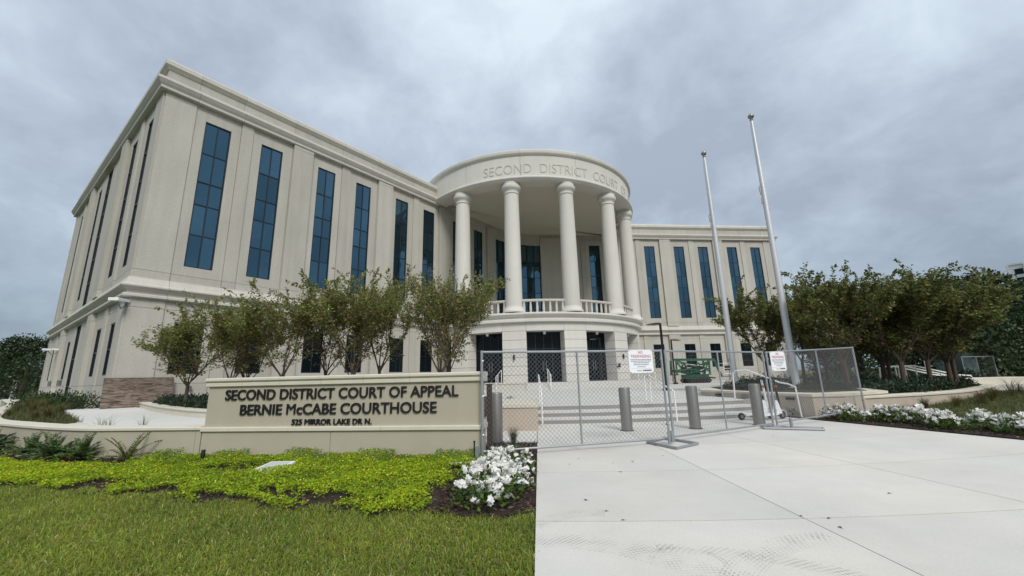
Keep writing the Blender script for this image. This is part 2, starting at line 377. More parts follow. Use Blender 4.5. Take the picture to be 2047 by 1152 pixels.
pv = bpy.data.objects.new('pavement', None); COL.objects.link(pv); pv['kind'] = 'structure'
pv.location = (2.6, 6.5, 0); ROOT['pavement'] = Vector((2.6, 6.5, 0))
AA = [-5.0, 0.32, 5.35, 15.6]; RRs = [20.5, 22.5, 24.55, 26.65, 28.72, 30.8, 33.2, 36.5]
for i in range(len(RRs) - 1):
    for j in range(3):
        r0, r1 = RRs[i] + 0.009, RRs[i + 1] - 0.009
        g0, g1 = math.degrees(0.0055 / r1), math.degrees(0.0055 / r1)
        l0, l1 = (edge_ang(r0), edge_ang(r1)) if j == 0 else (AA[j] + g0, AA[j] + g0)
        m = MB().prism(arc_poly2(r0, r1, l0, AA[j + 1] - g1, l1, AA[j + 1] - g1), -0.12, 0.0)
        link('paving_slab', m.mesh('paving_slab', M['paving']), pv)
m = MB().prism(arc_poly2(20.5, 23.75, -9.5, edge_ang(20.5) - 0.03, -9.5, edge_ang(23.75) - 0.03), -0.12, -0.003); link('paving_slab', m.mesh('paving_slab', M['paving']), pv)
m = MB().prism(arc_poly2(20.4, 36.6, edge_ang(20.4) + 0.02, 15.62, edge_ang(36.6) + 0.02, 15.62), -0.2, -0.035); link('slab_base', m.mesh('slab_base', M['joint']), pv)

# terrace: one sheet with a skirt
WALL_L = [(-40, 33), (-30, 25.2), (-22, 18.3), (-15.7, 12.85), (-12.4, 10.75), (-9.45, 9.3), (-7.9, 8.83), (-6.31, 8.53)]
STEP_R = [20.55, 20.0, 19.3]             # radii of the three risers
ang_l, ang_r = -5.6, 17.5
terr = [(-60, 120), (-60, 40)] + [(x + 0.12, y + 0.18) for x, y in WALL_L] + [(-0.75, 7.95), (-0.78, 11.25), (-0.4, 14.4)]
terr += [arc_pt(STEP_R[2] - 0.34, a) for a in np.linspace(-8.5, 15.6, 14)] + [(8.9, 12.4), (9.7, 12.4), (11.7, 13.0), (13.3, 13.6), (15.5, 14.6), (18.4, 16.5), (20.4, 18.1), (23.5, 20.2), (27, 21.0), (27.5, 24.5), (31.5, 25), (32, 40), (33, 110)]
link('terrace', MB().prism(terr, -0.1, PZ).mesh('terrace', M['plaza']), kind='structure')
# plaza joints: pale slabs laid over the terrace in the same arcs
pz = bpy.data.objects.new('plaza', None); COL.objects.link(pz); pz['kind'] = 'structure'; ROOT['plaza'] = Vector((0, 0, 0))
PR_ = [9.0, 11.5, 14.0, 16.5, STEP_R[2] - 0.34]; PA_ = [-9.0, -3.3, 2.2, 7.7, 13.2]
for i in range(len(PR_) - 1):
    for j in range(len(PA_) - 1):
        m = MB().prism(arc_poly(PR_[i] + 0.01, PR_[i + 1] - 0.01, PA_[j] + 0.04, PA_[j + 1] - 0.04, 8), PZ - 0.05, PZ + 0.006)
        link('paving_slab', m.mesh('paving_slab', M['plaza']), pz)

# steps of the plaza
st = bpy.data.objects.new('steps', None); COL.objects.link(st); st['kind'] = 'structure'; ROOT['steps'] = Vector((0, 0, 0))
zs = [0.0, 0.15, 0.3, PZ]
for k in range(3):
    r_out = STEP_R[k]; r_in = (STEP_R[k + 1] - 0.02) if k < 2 else STEP_R[2] - 0.34
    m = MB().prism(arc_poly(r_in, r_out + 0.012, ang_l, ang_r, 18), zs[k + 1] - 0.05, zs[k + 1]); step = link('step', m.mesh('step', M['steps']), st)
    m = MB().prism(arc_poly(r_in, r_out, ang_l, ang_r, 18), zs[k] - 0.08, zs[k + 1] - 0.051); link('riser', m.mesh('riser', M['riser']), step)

# pale footpath round the left of the building
pth = [(-5.9, 8.72), (-8.0, 9.05), (-9.6, 9.75), (-11.8, 11.45), (-15.5, 14.4), (-19.1, 17.3), (-18.6, 18.0), (-17.6, 18.6), (-17.0, 18.7), (-13.6, 15.5), (-10.7, 13.0), (-8.7, 11.6), (-6.5, 10.7), (-3, 10.25), (-0.9, 10.2), (-0.85, 8.1), (-3.5, 8.4)]
link('footpath', MB().prism(pth, PZ - 0.06, PZ + 0.012).mesh('footpath', M['path']), kind='structure')

# ------------------------------------------------------------------ courthouse
Kp = Vector((-17.5423, 17.9881)); dL = Vector((0.595681, 0.803221)); nL = Vector((0.803221, -0.595681))
Bp = Vector((0.11405, 41.79605)); uR = Vector((0.993986, 0.109507)); nR = Vector((0.109507, -0.993986)); sd = -nL
court = empty('courthouse', (0.114, 41.796, PZ), 'three storey cream stone courthouse with a round columned portico and tall narrow blue windows', 'courthouse')
Z0 = 0.3
TOPZ = 16.18

def fpt(O, U, Nn, u, off, z):
    p = O + U * u + Nn * off; return (p.x, p.y, z)

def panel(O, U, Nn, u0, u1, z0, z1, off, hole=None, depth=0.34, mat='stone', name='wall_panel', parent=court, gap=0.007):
    u0 += gap; u1 -= gap; z0 += gap; z1 -= gap
    m = MB(); P = lambda u, d, z: fpt(O, U, Nn, u, off - d, z)
    if hole is None:
        m.hexa([P(u0, depth, z0), P(u1, depth, z0), P(u1, 0, z0), P(u0, 0, z0), P(u0, depth, z1), P(u1, depth, z1), P(u1, 0, z1), P(u0, 0, z1)])
    else:
        a0, a1, b0, b1 = hole
        o = [(u0, z0), (u1, z0), (u1, z1), (u0, z1)]; h = [(a0, b0), (a1, b0), (a1, b1), (a0, b1)]
        vs = [P(u, 0, z) for u, z in o] + [P(u, 0, z) for u, z in h] + [P(u, depth, z) for u, z in o] + [P(u, depth, z) for u, z in h]
        fs = []
        for i in range(4):
            k = (i + 1) % 4
            fs += [(i, k, 4 + k, 4 + i), (8 + k, 8 + i, 12 + i, 12 + k), (k, i, 8 + i, 8 + k), (4 + i, 4 + k, 12 + k, 12 + i)]
        m.add(vs, fs)
    return link(name, m.mesh(name, M[mat]), parent)

PANE = {}
def pane_mesh(w, h, mat):
    k = (round(w, 3), round(h, 3), mat)
    if k not in PANE: PANE[k] = MB().box(-w / 2, w / 2, -0.006, 0.006, -h / 2, h / 2).mesh('pane', M[mat])
    return PANE[k]

def window(O, U, Nn, u0, u1, z0, z1, rows, cols=2, off=-0.075, glass='glass', name='window', parent=court, fw_=0.055, tilt=0.0):
    """frame bars as one mesh, every pane a child"""
    m = MB(); P = lambda u, d, z: fpt(O, U, Nn, u, d, z)
    def bar(a, b, c, d, t=0.05):
        m.hexa([P(a, off - 0.06, c), P(b, off - 0.06, c), P(b, off + t, c), P(a, off + t, c), P(a, off - 0.06, d), P(b, off - 0.06, d), P(b, off + t, d), P(a, off + t, d)])
    bar(u0 + 0.001, u0 + fw_, z0 + 0.001, z1 - 0.001); bar(u1 - fw_, u1 - 0.001, z0 + 0.001, z1 - 0.001)
    bar(u0 + fw_, u1 - fw_, z0 + 0.001, z0 + fw_); bar(u0 + fw_, u1 - fw_, z1 - fw_, z1 - 0.001)
    us = np.linspace(u0 + fw_, u1 - fw_, cols + 1); mw = 0.026
    zr = [z0 + fw_] + list(rows) + [z1 - fw_]
    for z in rows: bar(u0 + fw_, u1 - fw_, z - mw, z + mw, 0.035)
    for u in us[1:-1]:
        for a, b in zip(zr[:-1], zr[1:]): bar(u - mw, u + mw, a + (mw if a != zr[0] else 0), b - (mw if b != zr[-1] else 0), 0.033)
    w = link(name, m.mesh(name, M['frame']), parent)
    ang = math.atan2(U.y, U.x)
    for a, b in zip(zr[:-1], zr[1:]):
        for c, d in zip(us[:-1], us[1:]):
            pw, ph = d - c - 2 * mw + 0.03, b - a - 2 * mw + 0.03
            o = bpy.data.objects.new('pane', pane_mesh(pw, ph, glass)); COL.objects.link(o); o.parent = w
            q = O + U * ((c + d) / 2) + Nn * (off - 0.012)
            o.location = (q.x, q.y, (a + b) / 2); o.rotation_euler = (random.gauss(0, 0.010), 0, ang + random.gauss(0, 0.006))
            o.matrix_parent_inverse = w.matrix_world.inverted() if False else Matrix.Identity(4)
            # parent w is drawn in world coordinates, its own matrix is the identity
    return w

UP_ROWS = [8.94, 10.61, 11.89, 13.54]
def facade(O, U, Nn, cols, skip_low=(), skip_up=(), dark_up=False, low_rows=(3.12,)):
    for i, c in enumerate(cols):
        kind, u0, u1 = c[0], c[1], c[2]
        off = {'pier': 0.06, 'pil': 0.2, 'strip': 0.07, 'bay': 0.0, 'slot': 0.0}[kind]
        w = c[3] if len(c) > 3 else None
        g = 'glass_side' if dark_up else 'glass'; gl = 'glass_side' if dark_up else 'glass_dark'
        if kind == 'slot':
            panel(O, U, Nn, u0, u1, Z0, 5.36, off, (w[0], w[1], 0.5, 5.25)); panel(O, U, Nn, u0, u1, 6.3, TOPZ, off, (w[0], w[1], 6.4, 16.0))
            window(O, U, Nn, w[0], w[1], 0.5, 5.25, [1.45, 3.1], glass=gl); window(O, U, Nn, w[0], w[1], 6.4, 16.0, [8, 9.6, 11.2, 12.8, 14.4], glass=gl)
            continue
        if i not in skip_low:
            panel(O, U, Nn, u0, u1, Z0, 1.45, off)
            hole = (w[0], w[1], 1.9, 4.38) if w else None
            panel(O, U, Nn, u0, u1, 1.45, 4.945, off, hole)
            panel(O, U, Nn, u0, u1, 4.945, 5.4, off)
            if w: window(O, U, Nn, w[0], w[1], 1.9, 4.38, list(low_rows), glass=gl)
        if i not in skip_up:
            panel(O, U, Nn, u0, u1, 6.3, 6.72, off)
            hole = (w[0], w[1], 7.2, 15.38) if w else None
            panel(O, U, Nn, u0, u1, 6.72, 15.92, off, hole); panel(O, U, Nn, u0, u1, 15.92, TOPZ, off, gap=0.008)
            if w: window(O, U, Nn, w[0], w[1], 7.2, 15.38, UP_ROWS, glass=g)

left_cols = [('pier', 0.02, 1.35), ('bay', 1.35, 3.51, (1.82, 3.04)), ('strip', 3.51, 4.13), ('bay', 4.13, 6.40, (4.62, 5.84)), ('pil', 6.40, 7.66),
             ('bay', 7.66, 9.76, (8.10, 9.32)), ('strip', 9.76, 10.40), ('bay', 10.40, 12.66, (10.91, 12.12)), ('pil', 12.66, 13.95),
             ('bay', 13.95, 16.07, (14.37, 15.58)), ('strip', 16.07, 16.72), ('bay', 16.72, 18.90, (17.20, 18.41)), ('pil', 18.90, 20.20),
             ('bay', 20.20, 22.40, (20.67, 21.89)), ('strip', 22.40, 23.05), ('bay', 23.05, 25.30, (23.50, 24.72)), ('pil', 25.30, 26.58)]
facade(Kp, dL, nL, left_cols, skip_low=range(13, 17))
right_cols = [('pil', 3.06, 5.40), ('bay', 5.40, 7.60, (5.88, 7.10)), ('strip', 7.60, 8.10), ('bay', 8.10, 10.40, (8.55, 9.77)), ('pil', 10.40, 11.70),
              ('bay', 11.70, 13.90, (12.14, 13.36)), ('strip', 13.90, 14.50), ('bay', 14.50, 16.69, (14.92, 16.14)), ('pil', 16.69, 17.98),
              ('bay', 17.98, 20.20, (18.42, 19.64)), ('strip', 20.20, 20.81), ('bay', 20.81, 23.07, (21.32, 22.52)), ('pil', 23.07, 24.25),
              ('bay', 24.25, 26.50, (24.85, 26.07)), ('strip', 26.50, 27.10), ('bay', 27.10, 29.40, (27.75, 28.95)), ('pier', 29.40, 30.68)]
facade(Bp, uR, nR, right_cols, skip_low=range(0, 4))
# the end wall runs away from the near corner; travel direction reversed so that its normal is -dL
side_cols = [('pier', 0.02, 1.30), ('bay', 1.30, 3.60, (1.55, 2.70)), ('strip', 3.60, 4.30), ('bay', 4.30, 6.90, (4.90, 6.10)), ('pil', 6.90, 8.20),
             ('bay', 8.20, 11.0, (8.50, 9.68)), ('slot', 11.0, 13.8, (11.6, 13.2)), ('bay', 13.8, 17.2, (14.8, 16.0)), ('pil', 17.2, 18.5),
             ('bay', 18.5, 21.2, (18.7, 19.8)), ('strip', 21.2, 21.6), ('bay', 21.6, 24.8, (22.1, 23.3)), ('pier', 24.8, 26.2)]
facade(Kp, sd, -dL, side_cols, dark_up=True)
Rend = Bp + uR * 30.7
for u0, u1, w in ((0.02, 1.3, None), (1.3, 3.6, (1.6, 2.8)), (3.6, 4.3, None), (4.3, 7.0, (4.9, 6.1)), (7.0, 26, None)):
    facade(Rend, -nR, uR, [('bay' if w else 'pier', u0, u1) + ((w,) if w else ())], dark_up=True)

# backing walls, roof
m = MB(); ins = 0.36
bkL = lambda u: Kp + dL * u - nL * ins
bkR = lambda u: Bp + uR * u - nR * ins
foot = [Kp + sd * 26.1 + dL * ins, Kp - nL * ins + dL * ins, Bp - nL * ins, Rend - nR * ins - uR * ins, Rend - nR * 26 - uR * ins, Bp - nR * 28]
foot = [(p.x, p.y) for p in foot]
link('inner_wall', MB().prism(foot, Z0, 17.3).mesh('inner_wall', M['joint']), court)
rf = [Kp + sd * 26.0 + dL * 0.1, Kp - nL * 0.1 + dL * 0.1, Bp - nL * 0.1, Rend - nR * 0.1 - uR * 0.1, Rend - nR * 26 - uR * 0.1, Bp - nR * 28.2]
link('roof', MB().prism([(p.x, p.y) for p in rf], 17.31, 17.5).mesh('roof', M['soffit']), court)

# horizontal trim
BELT = [(-0.3, 5.37), (0.20, 5.37), (0.25, 5.41), (0.25, 5.51), (0.21, 5.545), (0.10, 5.57), (0.11, 5.68), (0.20, 5.74), (0.33, 5.83), (0.36, 5.86), (0.36, 5.93), (0.32, 5.965), (0.24, 6.0), (0.13, 6.28), (0.12, 6.33), (-0.3, 6.33)]
CORN = [(-0.3, 16.15), (0.22, 16.15), (0.26, 16.18), (0.27, 16.30), (0.30, 16.34), (0.36, 16.42), (0.42, 16.52), (0.45, 16.56), (0.45, 16.66), (0.40, 16.72), (0.05, 16.80), (-0.3, 16.80)]
COPE = [(-0.5, 17.42), (0.06, 17.42), (0.10, 17.47), (0.18, 17.56), (0.22, 17.60), (0.22, 17.82), (0.17, 17.88), (0.04, 17.93), (0.0, 18.02), (-0.5, 18.06)]
PARA = [(-0.3, 16.79), (0.02, 16.79), (0.02, 17.43), (-0.3, 17.43)]
pL = lambda u: (Kp + dL * u); pS = lambda u: (Kp + sd * u); pRt = lambda u: (Bp + uR * u)
pE = lambda u: (Rend - nR * u)
def trim(name, prof, path, mat='stone_warm'):
    return link(name, MB().sweep([(p.x, p.y) for p in path], prof).mesh(name, M[mat]), court)
def runs(bk, gap=0.012):
    return [(a + gap, b - gap) for a, b in zip(bk[:-1], bk[1:])]
lbk = [1.35, 3.51, 6.40, 9.76, 12.66, 16.07, 18.45]; sbk = [1.3, 4.3, 8.2, 11.0, 13.8, 18.5, 21.6, 26.2]; rbk = [11.2, 13.9, 16.69, 20.2, 23.07, 26.5, 29.4]
for nm, prof, mt_ in (('belt_course', BELT, 'stone_warm'), ('cornice', CORN, 'stone_warm'), ('parapet_panel', PARA, 'stone'), ('coping', COPE, 'stone_warm')):
    trim(nm, prof, [pS(1.3 - 0.006), Kp, pL(1.35 - 0.006)], mt_)
    for a, b in runs(lbk, 0.006): trim(nm, prof, [pL(a), pL(b if b < 18.4 else 18.7)], mt_)
    for a, b in runs(sbk, 0.006): trim(nm, prof, [pS(b), pS(a)], mt_)
    for a, b in runs(rbk, 0.006): trim(nm, prof, [pRt(a), pRt(b)], mt_)
    trim(nm, prof, [pRt(29.406), Rend, pE(5)], mt_); trim(nm, prof, [pE(5.01), pE(26)], mt_)

# concave wall between the wings, behind the portico
RF = 7.0; TT = RF * math.tan(R(47.15) / 2)
FC = Bp - dL * TT + nL * RF                # centre of the fillet arc
def f_ang(p): d = p - FC; return math.atan2(d.y, d.x)
aS, aE = f_ang(Bp - dL * TT), f_ang(Bp + uR * TT)
NF = 8
fp = [FC + Vector((math.cos(aS + (aE - aS) * i / NF), math.sin(aS + (aE - aS) * i / NF))) * RF for i in range(NF + 1)]
for i in range(NF):
    a, b = fp[i], fp[i + 1]; U = (b - a).normalized(); Nn = Vector((U.y, -U.x)); ln = (b - a).length
    if True:
        panel(a, U, Nn, 0, ln, 15.30, 16.9, 0, gap=0.0); panel(a, U, Nn, 0, ln, 5.9, 6.3, 0, gap=0.0)
        window(a, U, Nn, 0, ln, 6.3, 15.30, [8.3, 10.0, 11.7, 13.4], cols=1, off=-0.15, fw_=0.05)
    else:
        panel(a, U, Nn, 0, ln, 5.9, 16.9, 0, gap=0.0)

for a, b in ((18.7, 20.2), (20.2, 23.05), (23.05, 26.58)): panel(Kp, dL, nL, a, b, TOPZ, 16.9, 0.02, gap=0.004)
for a, b in ((3.06, 5.4), (5.4, 8.1), (8.1, 11.2)): panel(Bp, uR, nR, a, b, TOPZ, 16.9, 0.02, gap=0.004)
# --------------------------------------------- round portico
PC = Vector((1.6478, 39.1255)); ax = Vector((0.497925, -0.867220)); pp = Vector((0.867220, 0.497925))
def rp(r, deg, z=None):
    a = R(deg); p = PC + (ax * math.cos(a) + pp * math.sin(a)) * r
    return (p.x, p.y) if z is None else (p.x, p.y, z)
def arc_sweep(name, prof, a0, a1, mat, parent=court, step=2.0, smooth=True):
    n = max(2, int(abs(a1 - a0) / step)); m = MB(); k = len(prof)
    for i in range(n + 1):
        a = a0 + (a1 - a0) * i / n
        m.v += [rp(r_, a, z) for r_, z in prof]
    for i in range(n):
        for j in range(k):
            j2 = (j + 1) % k; m.f.append((i * k + j, i * k + j2, (i + 1) * k + j2, (i + 1) * k + j))
    m.f.append(tuple(range(k))); m.f.append(tuple(n * k + j for j in range(k - 1, -1, -1)))
    me = m.mesh(name, M[mat], smooth)
    return link(name, me, parent)
CA = [-64.86, -38.91, -12.97, 12.97, 38.91, 64.86]
ENT_LIP = [(9.15, 16.27), (10.30, 16.27), (10.46, 16.40), (10.50, 16.45), (10.50, 16.54), (10.44, 16.60), (10.30, 16.68), (9.15, 16.68)]
ENT_FAS = [(9.9, 16.69), (10.25, 16.69), (10.25, 18.40), (9.9, 18.40)]
ENT_COP = [(9.8, 18.41), (10.27, 18.41), (10.34, 18.47), (10.43, 18.56), (10.45, 18.60), (10.45, 18.83), (10.40, 18.89), (10.25, 18.93), (9.8, 18.97)]
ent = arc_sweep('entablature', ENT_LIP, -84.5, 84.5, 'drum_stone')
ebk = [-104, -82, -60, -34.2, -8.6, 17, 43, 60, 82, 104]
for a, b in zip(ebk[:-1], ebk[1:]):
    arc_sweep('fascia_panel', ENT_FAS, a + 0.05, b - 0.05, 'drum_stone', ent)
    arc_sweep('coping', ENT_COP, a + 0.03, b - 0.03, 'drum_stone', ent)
# soffit, balcony floor, portico roof
arcp = [rp(9.4, a) for a in np.linspace(-88, 88, 50)]
wallp = [tuple(p) for p in (Bp + uR * 11.5 - nR * 0.1, Bp - nL * 0.1, Kp + dL * 18.6 - nL * 0.1)]
disc = [rp(9.8, a) for a in np.linspace(-84, 84, 50)] + wallp
link('soffit', MB().fan(disc, PC, 16.55, 16.68).mesh('soffit', M['soffit']), court)
link('portico_roof', MB().prism([rp(9.95, a) for a in np.linspace(-104, 104, 60)] + [tuple(Bp)], 17.6, 17.7).mesh('portico_roof', M['soffit']), court)
link('balcony_floor', MB().fan(disc, PC, 5.30, 5.93).mesh('balcony_floor', M['soffit']), court)
LEDGE = [(9.2, 5.21), (10.26, 5.21), (10.32, 5.25), (10.33, 5.40), (10.28, 5.45), (10.18, 5.48), (10.18, 5.56), (10.28, 5.63), (10.42, 5.71), (10.47, 5.76), (10.47, 5.85), (10.42, 5.90), (9.2, 5.97)]
lbkr = [-80, -60, -34.2, -8.8, 17, 43, 60, 80]
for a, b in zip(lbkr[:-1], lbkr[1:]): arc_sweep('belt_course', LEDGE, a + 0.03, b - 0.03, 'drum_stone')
# columns
for a in CA:
    c = rp(9.686, a)
    prof = [(0.60, 6.30), (0.635, 6.5), (0.63, 9.0), (0.605, 12.0), (0.565, 15.35)]
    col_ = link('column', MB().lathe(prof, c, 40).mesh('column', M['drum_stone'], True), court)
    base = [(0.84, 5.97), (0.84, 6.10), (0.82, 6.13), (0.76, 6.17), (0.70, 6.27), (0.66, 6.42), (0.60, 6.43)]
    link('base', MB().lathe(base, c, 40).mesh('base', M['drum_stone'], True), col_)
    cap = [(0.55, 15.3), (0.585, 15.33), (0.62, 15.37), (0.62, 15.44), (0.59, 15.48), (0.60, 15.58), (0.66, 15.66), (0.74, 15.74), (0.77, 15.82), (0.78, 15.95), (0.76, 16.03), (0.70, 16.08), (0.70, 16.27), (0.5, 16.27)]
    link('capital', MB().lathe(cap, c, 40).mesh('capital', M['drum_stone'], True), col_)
# balustrades between the columns
bal_me = None
for a0, a1 in zip(CA[:-1], CA[1:]):
    rail = arc_sweep('balustrade', [(9.58, 6.80), (9.56, 6.84), (9.56, 6.92), (9.62, 6.97), (9.78, 6.97), (9.84, 6.92), (9.84, 6.84), (9.82, 6.80)], a0 + 3.2, a1 - 3.2, 'stone_warm')
    for k in range(7):
        a = a0 + 4.4 + (a1 - a0 - 8.8) * k / 6
        if bal_me is None:
            bal_me = MB().lathe([(0.10, 0), (0.10, 0.05), (0.075, 0.09), (0.095, 0.22), (0.10, 0.34), (0.085, 0.58), (0.075, 0.74), (0.095, 0.80), (0.095, 0.86)], n=12).mesh('baluster', M['stone_warm'], True)
        o = bpy.data.objects.new('baluster', bal_me); COL.objects.link(o); o.parent = rail
        q = rp(9.7, a); o.location = (q[0], q[1], 5.95)
# ground storey of the portico: piers of coursed blocks, lintels, glazed entrances
CRS = [0.46, 0.94, 1.49, 2.105, 2.71, 3.315, 3.95, 4.60]
PH = 5.0
for a in CA:
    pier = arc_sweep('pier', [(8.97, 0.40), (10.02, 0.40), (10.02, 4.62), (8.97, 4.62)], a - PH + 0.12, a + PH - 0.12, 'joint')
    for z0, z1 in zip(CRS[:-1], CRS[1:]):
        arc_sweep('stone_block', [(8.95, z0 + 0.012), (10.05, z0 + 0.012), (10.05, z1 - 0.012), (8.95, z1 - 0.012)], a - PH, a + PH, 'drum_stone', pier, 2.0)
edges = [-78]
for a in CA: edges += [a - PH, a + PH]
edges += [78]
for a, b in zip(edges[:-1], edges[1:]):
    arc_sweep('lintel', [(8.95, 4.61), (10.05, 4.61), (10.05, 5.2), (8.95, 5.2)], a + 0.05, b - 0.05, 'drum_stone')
k_ = 0
for a0, a1 in zip(CA[:-1], CA[1:]):
    A_ = Vector(rp(9.0, a0 + PH - 0.4)); B_ = Vector(rp(9.0, a1 - PH + 0.4)); U = (B_ - A_).normalized(); Nn = Vector((U.y, -U.x))
    w = window(A_, U, Nn, 0, (B_ - A_).length, 0.93, 4.60, [3.35], cols=4, off=0.0, glass='glass_dark', name='entrance_glazing', fw_=0.07)
    for s in (-1, 1):
        q0 = A_ + U * ((B_ - A_).length / 2 + s * 0.12) + Nn * 0.12
        link('door_handle', MB().tube([(q0.x, q0.y, 1.75), (q0.x, q0.y, 2.45)], 0.02, 6).mesh('door_handle', M['steel']), w)
    q = rp(9.55, (a0 + a1) / 2)
    link('ceiling_light', MB().lathe([(0.10, 4.38), (0.10, 4.60)], q, 14).mesh('ceiling_light', M['white']), court)
inner = [rp(8.9, a) for a in np.linspace(-80, 80, 40)]
link('lobby_wall', MB().prism([rp(6.6, a) for a in np.linspace(-76, 76, 30)], 0.4, 5.2).mesh('lobby_wall', M['joint']), court)
# entrance steps, cheek wall, wall lamps
for k, (r0, r1) in enumerate(((8.9, 10.75), (8.9, 11.1), (8.9, 11.5))):
    z1 = 0.935 - 0.158 * k
    arc_sweep('entrance_step', [(r0, z1 - 0.157), (r1, z1 - 0.157), (r1, z1), (r0, z1)], -34.3, 50, 'steps')
arc_sweep('cheek_wall', [(8.9, 0.4), (11.6, 0.4), (11.6, 0.90), (11.64, 0.91), (11.64, 0.98), (8.9, 0.98)], -62, -34.4, 'stone_warm')
arc_sweep('cheek_wall', [(8.9, 0.4), (11.6, 0.4), (11.6, 0.90), (11.64, 0.91), (11.64, 0.98), (8.9, 0.98)], 50.1, 76, 'stone_warm')
for a in CA[1:5]:
    m = MB(); q = Vector(rp(10.13, a - 0.2)); m.lathe([(0.06, 2.55), (0.065, 2.57), (0.065, 2.88), (0.06, 2.9)], q, 12)
    link('wall_lamp', m.mesh('wall_lamp', M['lamp_black']), court)
q = rp(10.15, 9.0); m = MB().box(q[0] - 0.05, q[0] + 0.07, q[1] - 0.09, q[1] + 0.05, 1.9, 2.2)
m.box(q[0] - 0.22, q[0] - 0.04, q[1] - 0.10, q[1] - 0.02, 1.93, 2.0); link('intercom', m.mesh('intercom', M['lamp_black']), court)

# floodlights on the near corner and on the end wall
def flood(p, d, n_):
    m = MB(); u = Vector((d.x, d.y, 0)); v = Vector((n_.x, n_.y, 0)); P = Vector(p)
    def bx(a0, a1, b0, b1, c0, c1):
        m.hexa([P + u * a + v * b + Vector((0, 0, c)) for c in (c0, c1) for a, b in ((a0, b0), (a1, b0), (a1, b1), (a0, b1))])
    bx(-0.14, 0.14, 0.0, 0.35, 0.05, 0.17); bx(-0.2, 0.2, 0.35, 0.75, 0.02, 0.15)
    fl = link('floodlight', m.mesh('floodlight', M['white']), court)
    m2 = MB().tube([P + v * 0.5 + Vector((0, 0, 0.02)), P + v * 0.25 + Vector((0, 0, -0.28)), P + v * 0.0 + Vector((0, 0, -0.05))], 0.025, 6)
    link('bracket', m2.mesh('bracket', M['steel']), fl)
cv = Kp + (nL - dL) * 0.02
flood((cv.x, cv.y, 5.05), (dL + nL).normalized(), (nL - dL).normalized())
q = pS(17.8) - dL * 0.2; flood((q.x, q.y, 3.9), sd, -dL)
for uu in (13.6, 17.9):
    q = pS(uu) - dL * 0.24; m = MB().box(q.x - 0.08, q.x + 0.08, q.y - 0.08, q.y + 0.08, 1.5, 1.85); link('utility_box', m.mesh('utility_box', M['steel']), court)
q = pL(2.75) + nL * 0.05; m = MB().tube([(q.x, q.y, 1.25), (q.x + nL.x * 0.12, q.y + nL.y * 0.12, 1.25)], 0.09, 12); link('hose_valve', m.mesh('hose_valve', M['steel']), court)

# ---- lettering helper: text laid out by Blender's built-in font, split into single letters
def text_islands(s, width, cap, depth, bold=0.0):
    a = sorted(text_raw(s, width, cap, depth, bold), key=lambda t: min(v[0] for v in t[0]))
    ch = [c for c in s if c != ' ']
    if bold > 0 and 'M' in ch and len(a) == len(ch):      # thickening spoils the M outline, keep it regular
        b = sorted(text_raw(s, width, cap, depth, 0.0), key=lambda t: min(v[0] for v in t[0]))
        a = [q if c == 'M' else p for p, q, c in zip(a, b, ch)]
    return a
def text_raw(s, width, cap, depth, bold=0.0):
    cu = bpy.data.curves.new('lettering', 'FONT'); cu.body = s; cu.size = 1.0; cu.extrude = 0.5; cu.offset = bold; cu.resolution_u = 4
    to = bpy.data.objects.new('lettering', cu); COL.objects.link(to)
    me = bpy.data.meshes.new_from_object(to.evaluated_get(bpy.context.evaluated_depsgraph_get()))
    bpy.data.objects.remove(to); bpy.data.curves.remove(cu)
    bm = bmesh.new(); bm.from_mesh(me); bmesh.ops.remove_doubles(bm, verts=bm.verts, dist=1e-5); bpy.data.meshes.remove(me)
    xs = [v.co.x for v in bm.verts]; ys = [v.co.y for v in bm.verts]
    x0, x1 = min(xs), max(xs); ymin, ymax = min(ys), max(ys)
    y0 = 0.0 if cap else ymin
    ych = sorted(ys); caph = ymax
    seen = set(); out = []
    for v in bm.verts:
        if v in seen: continue
        st_ = [v]; comp = []; seen.add(v)
        while st_:
            a = st_.pop(); comp.append(a)
            for e in a.link_edges:
                b = e.other_vert(a)
                if b not in seen: seen.add(b); st_.append(b)
        ix = {a: i for i, a in enumerate(comp)}
        fcs = {f for a in comp for f in a.link_faces}
        V = [((a.co.x - x0) / (x1 - x0) * width, a.co.y / caph * cap, (a.co.z + 0.5) * depth) for a in comp]
        out.append((V, [tuple(ix[a] for a in f.verts) for f in fcs]))
    bm.free(); return out

# raised inscription round the entablature, shade of its strokes put into the colour
arc_len = 10.25 * R(101.6)
for V, F in text_islands("SECOND  DISTRICT  COURT  OF  APPEAL", arc_len, 0.78, 0.05, -0.012):
    m = MB(); vs_ = []
    for x, y, z in V:
        a = -50.8 + math.degrees(x / 10.25); vs_.append(rp(10.245 + z * 0.8, a, 16.93 + y))
    m.add(vs_, F); link('letter', m.mesh('letter', M['letter_stone_shaded']), ent)

# ------------------------------------------------------------------ sign wall
SO = Vector((-6.31, 8.53)); SU = Vector((0.991105, -0.133081)); SN = Vector((-0.133081, -0.991105)); SL = 5.71
sign = empty('sign_wall', (-3.5, 8.2, 0), 'long beige masonry sign wall with raised black courthouse lettering', 'sign wall')
sp2 = lambda u, off=0.0: SO + SU * u + SN * off
def sbar(name, u0, u1, d0, d1, z0, z1, mat, parent=None):
    m = MB(); P = lambda u, o, z: (*sp2(u, o), z)
    m.hexa([P(u0, d0, z0), P(u1, d0, z0), P(u1, d1, z0), P(u0, d1, z0), P(u0, d0, z1), P(u1, d0, z1), P(u1, d1, z1), P(u0, d1, z1)])
    return link(name, m.mesh(name, M[mat]), parent or sign)
for a, b in ((0.0, 2.775), (2.785, SL)): sbar('base_panel', a, b, -0.5, 0.0, -0.15, 0.452, 'sign_face')
sbar('sign_core', 0.05, SL - 0.05, -0.42, -0.05, 0.4, 1.4, 'sign_face')
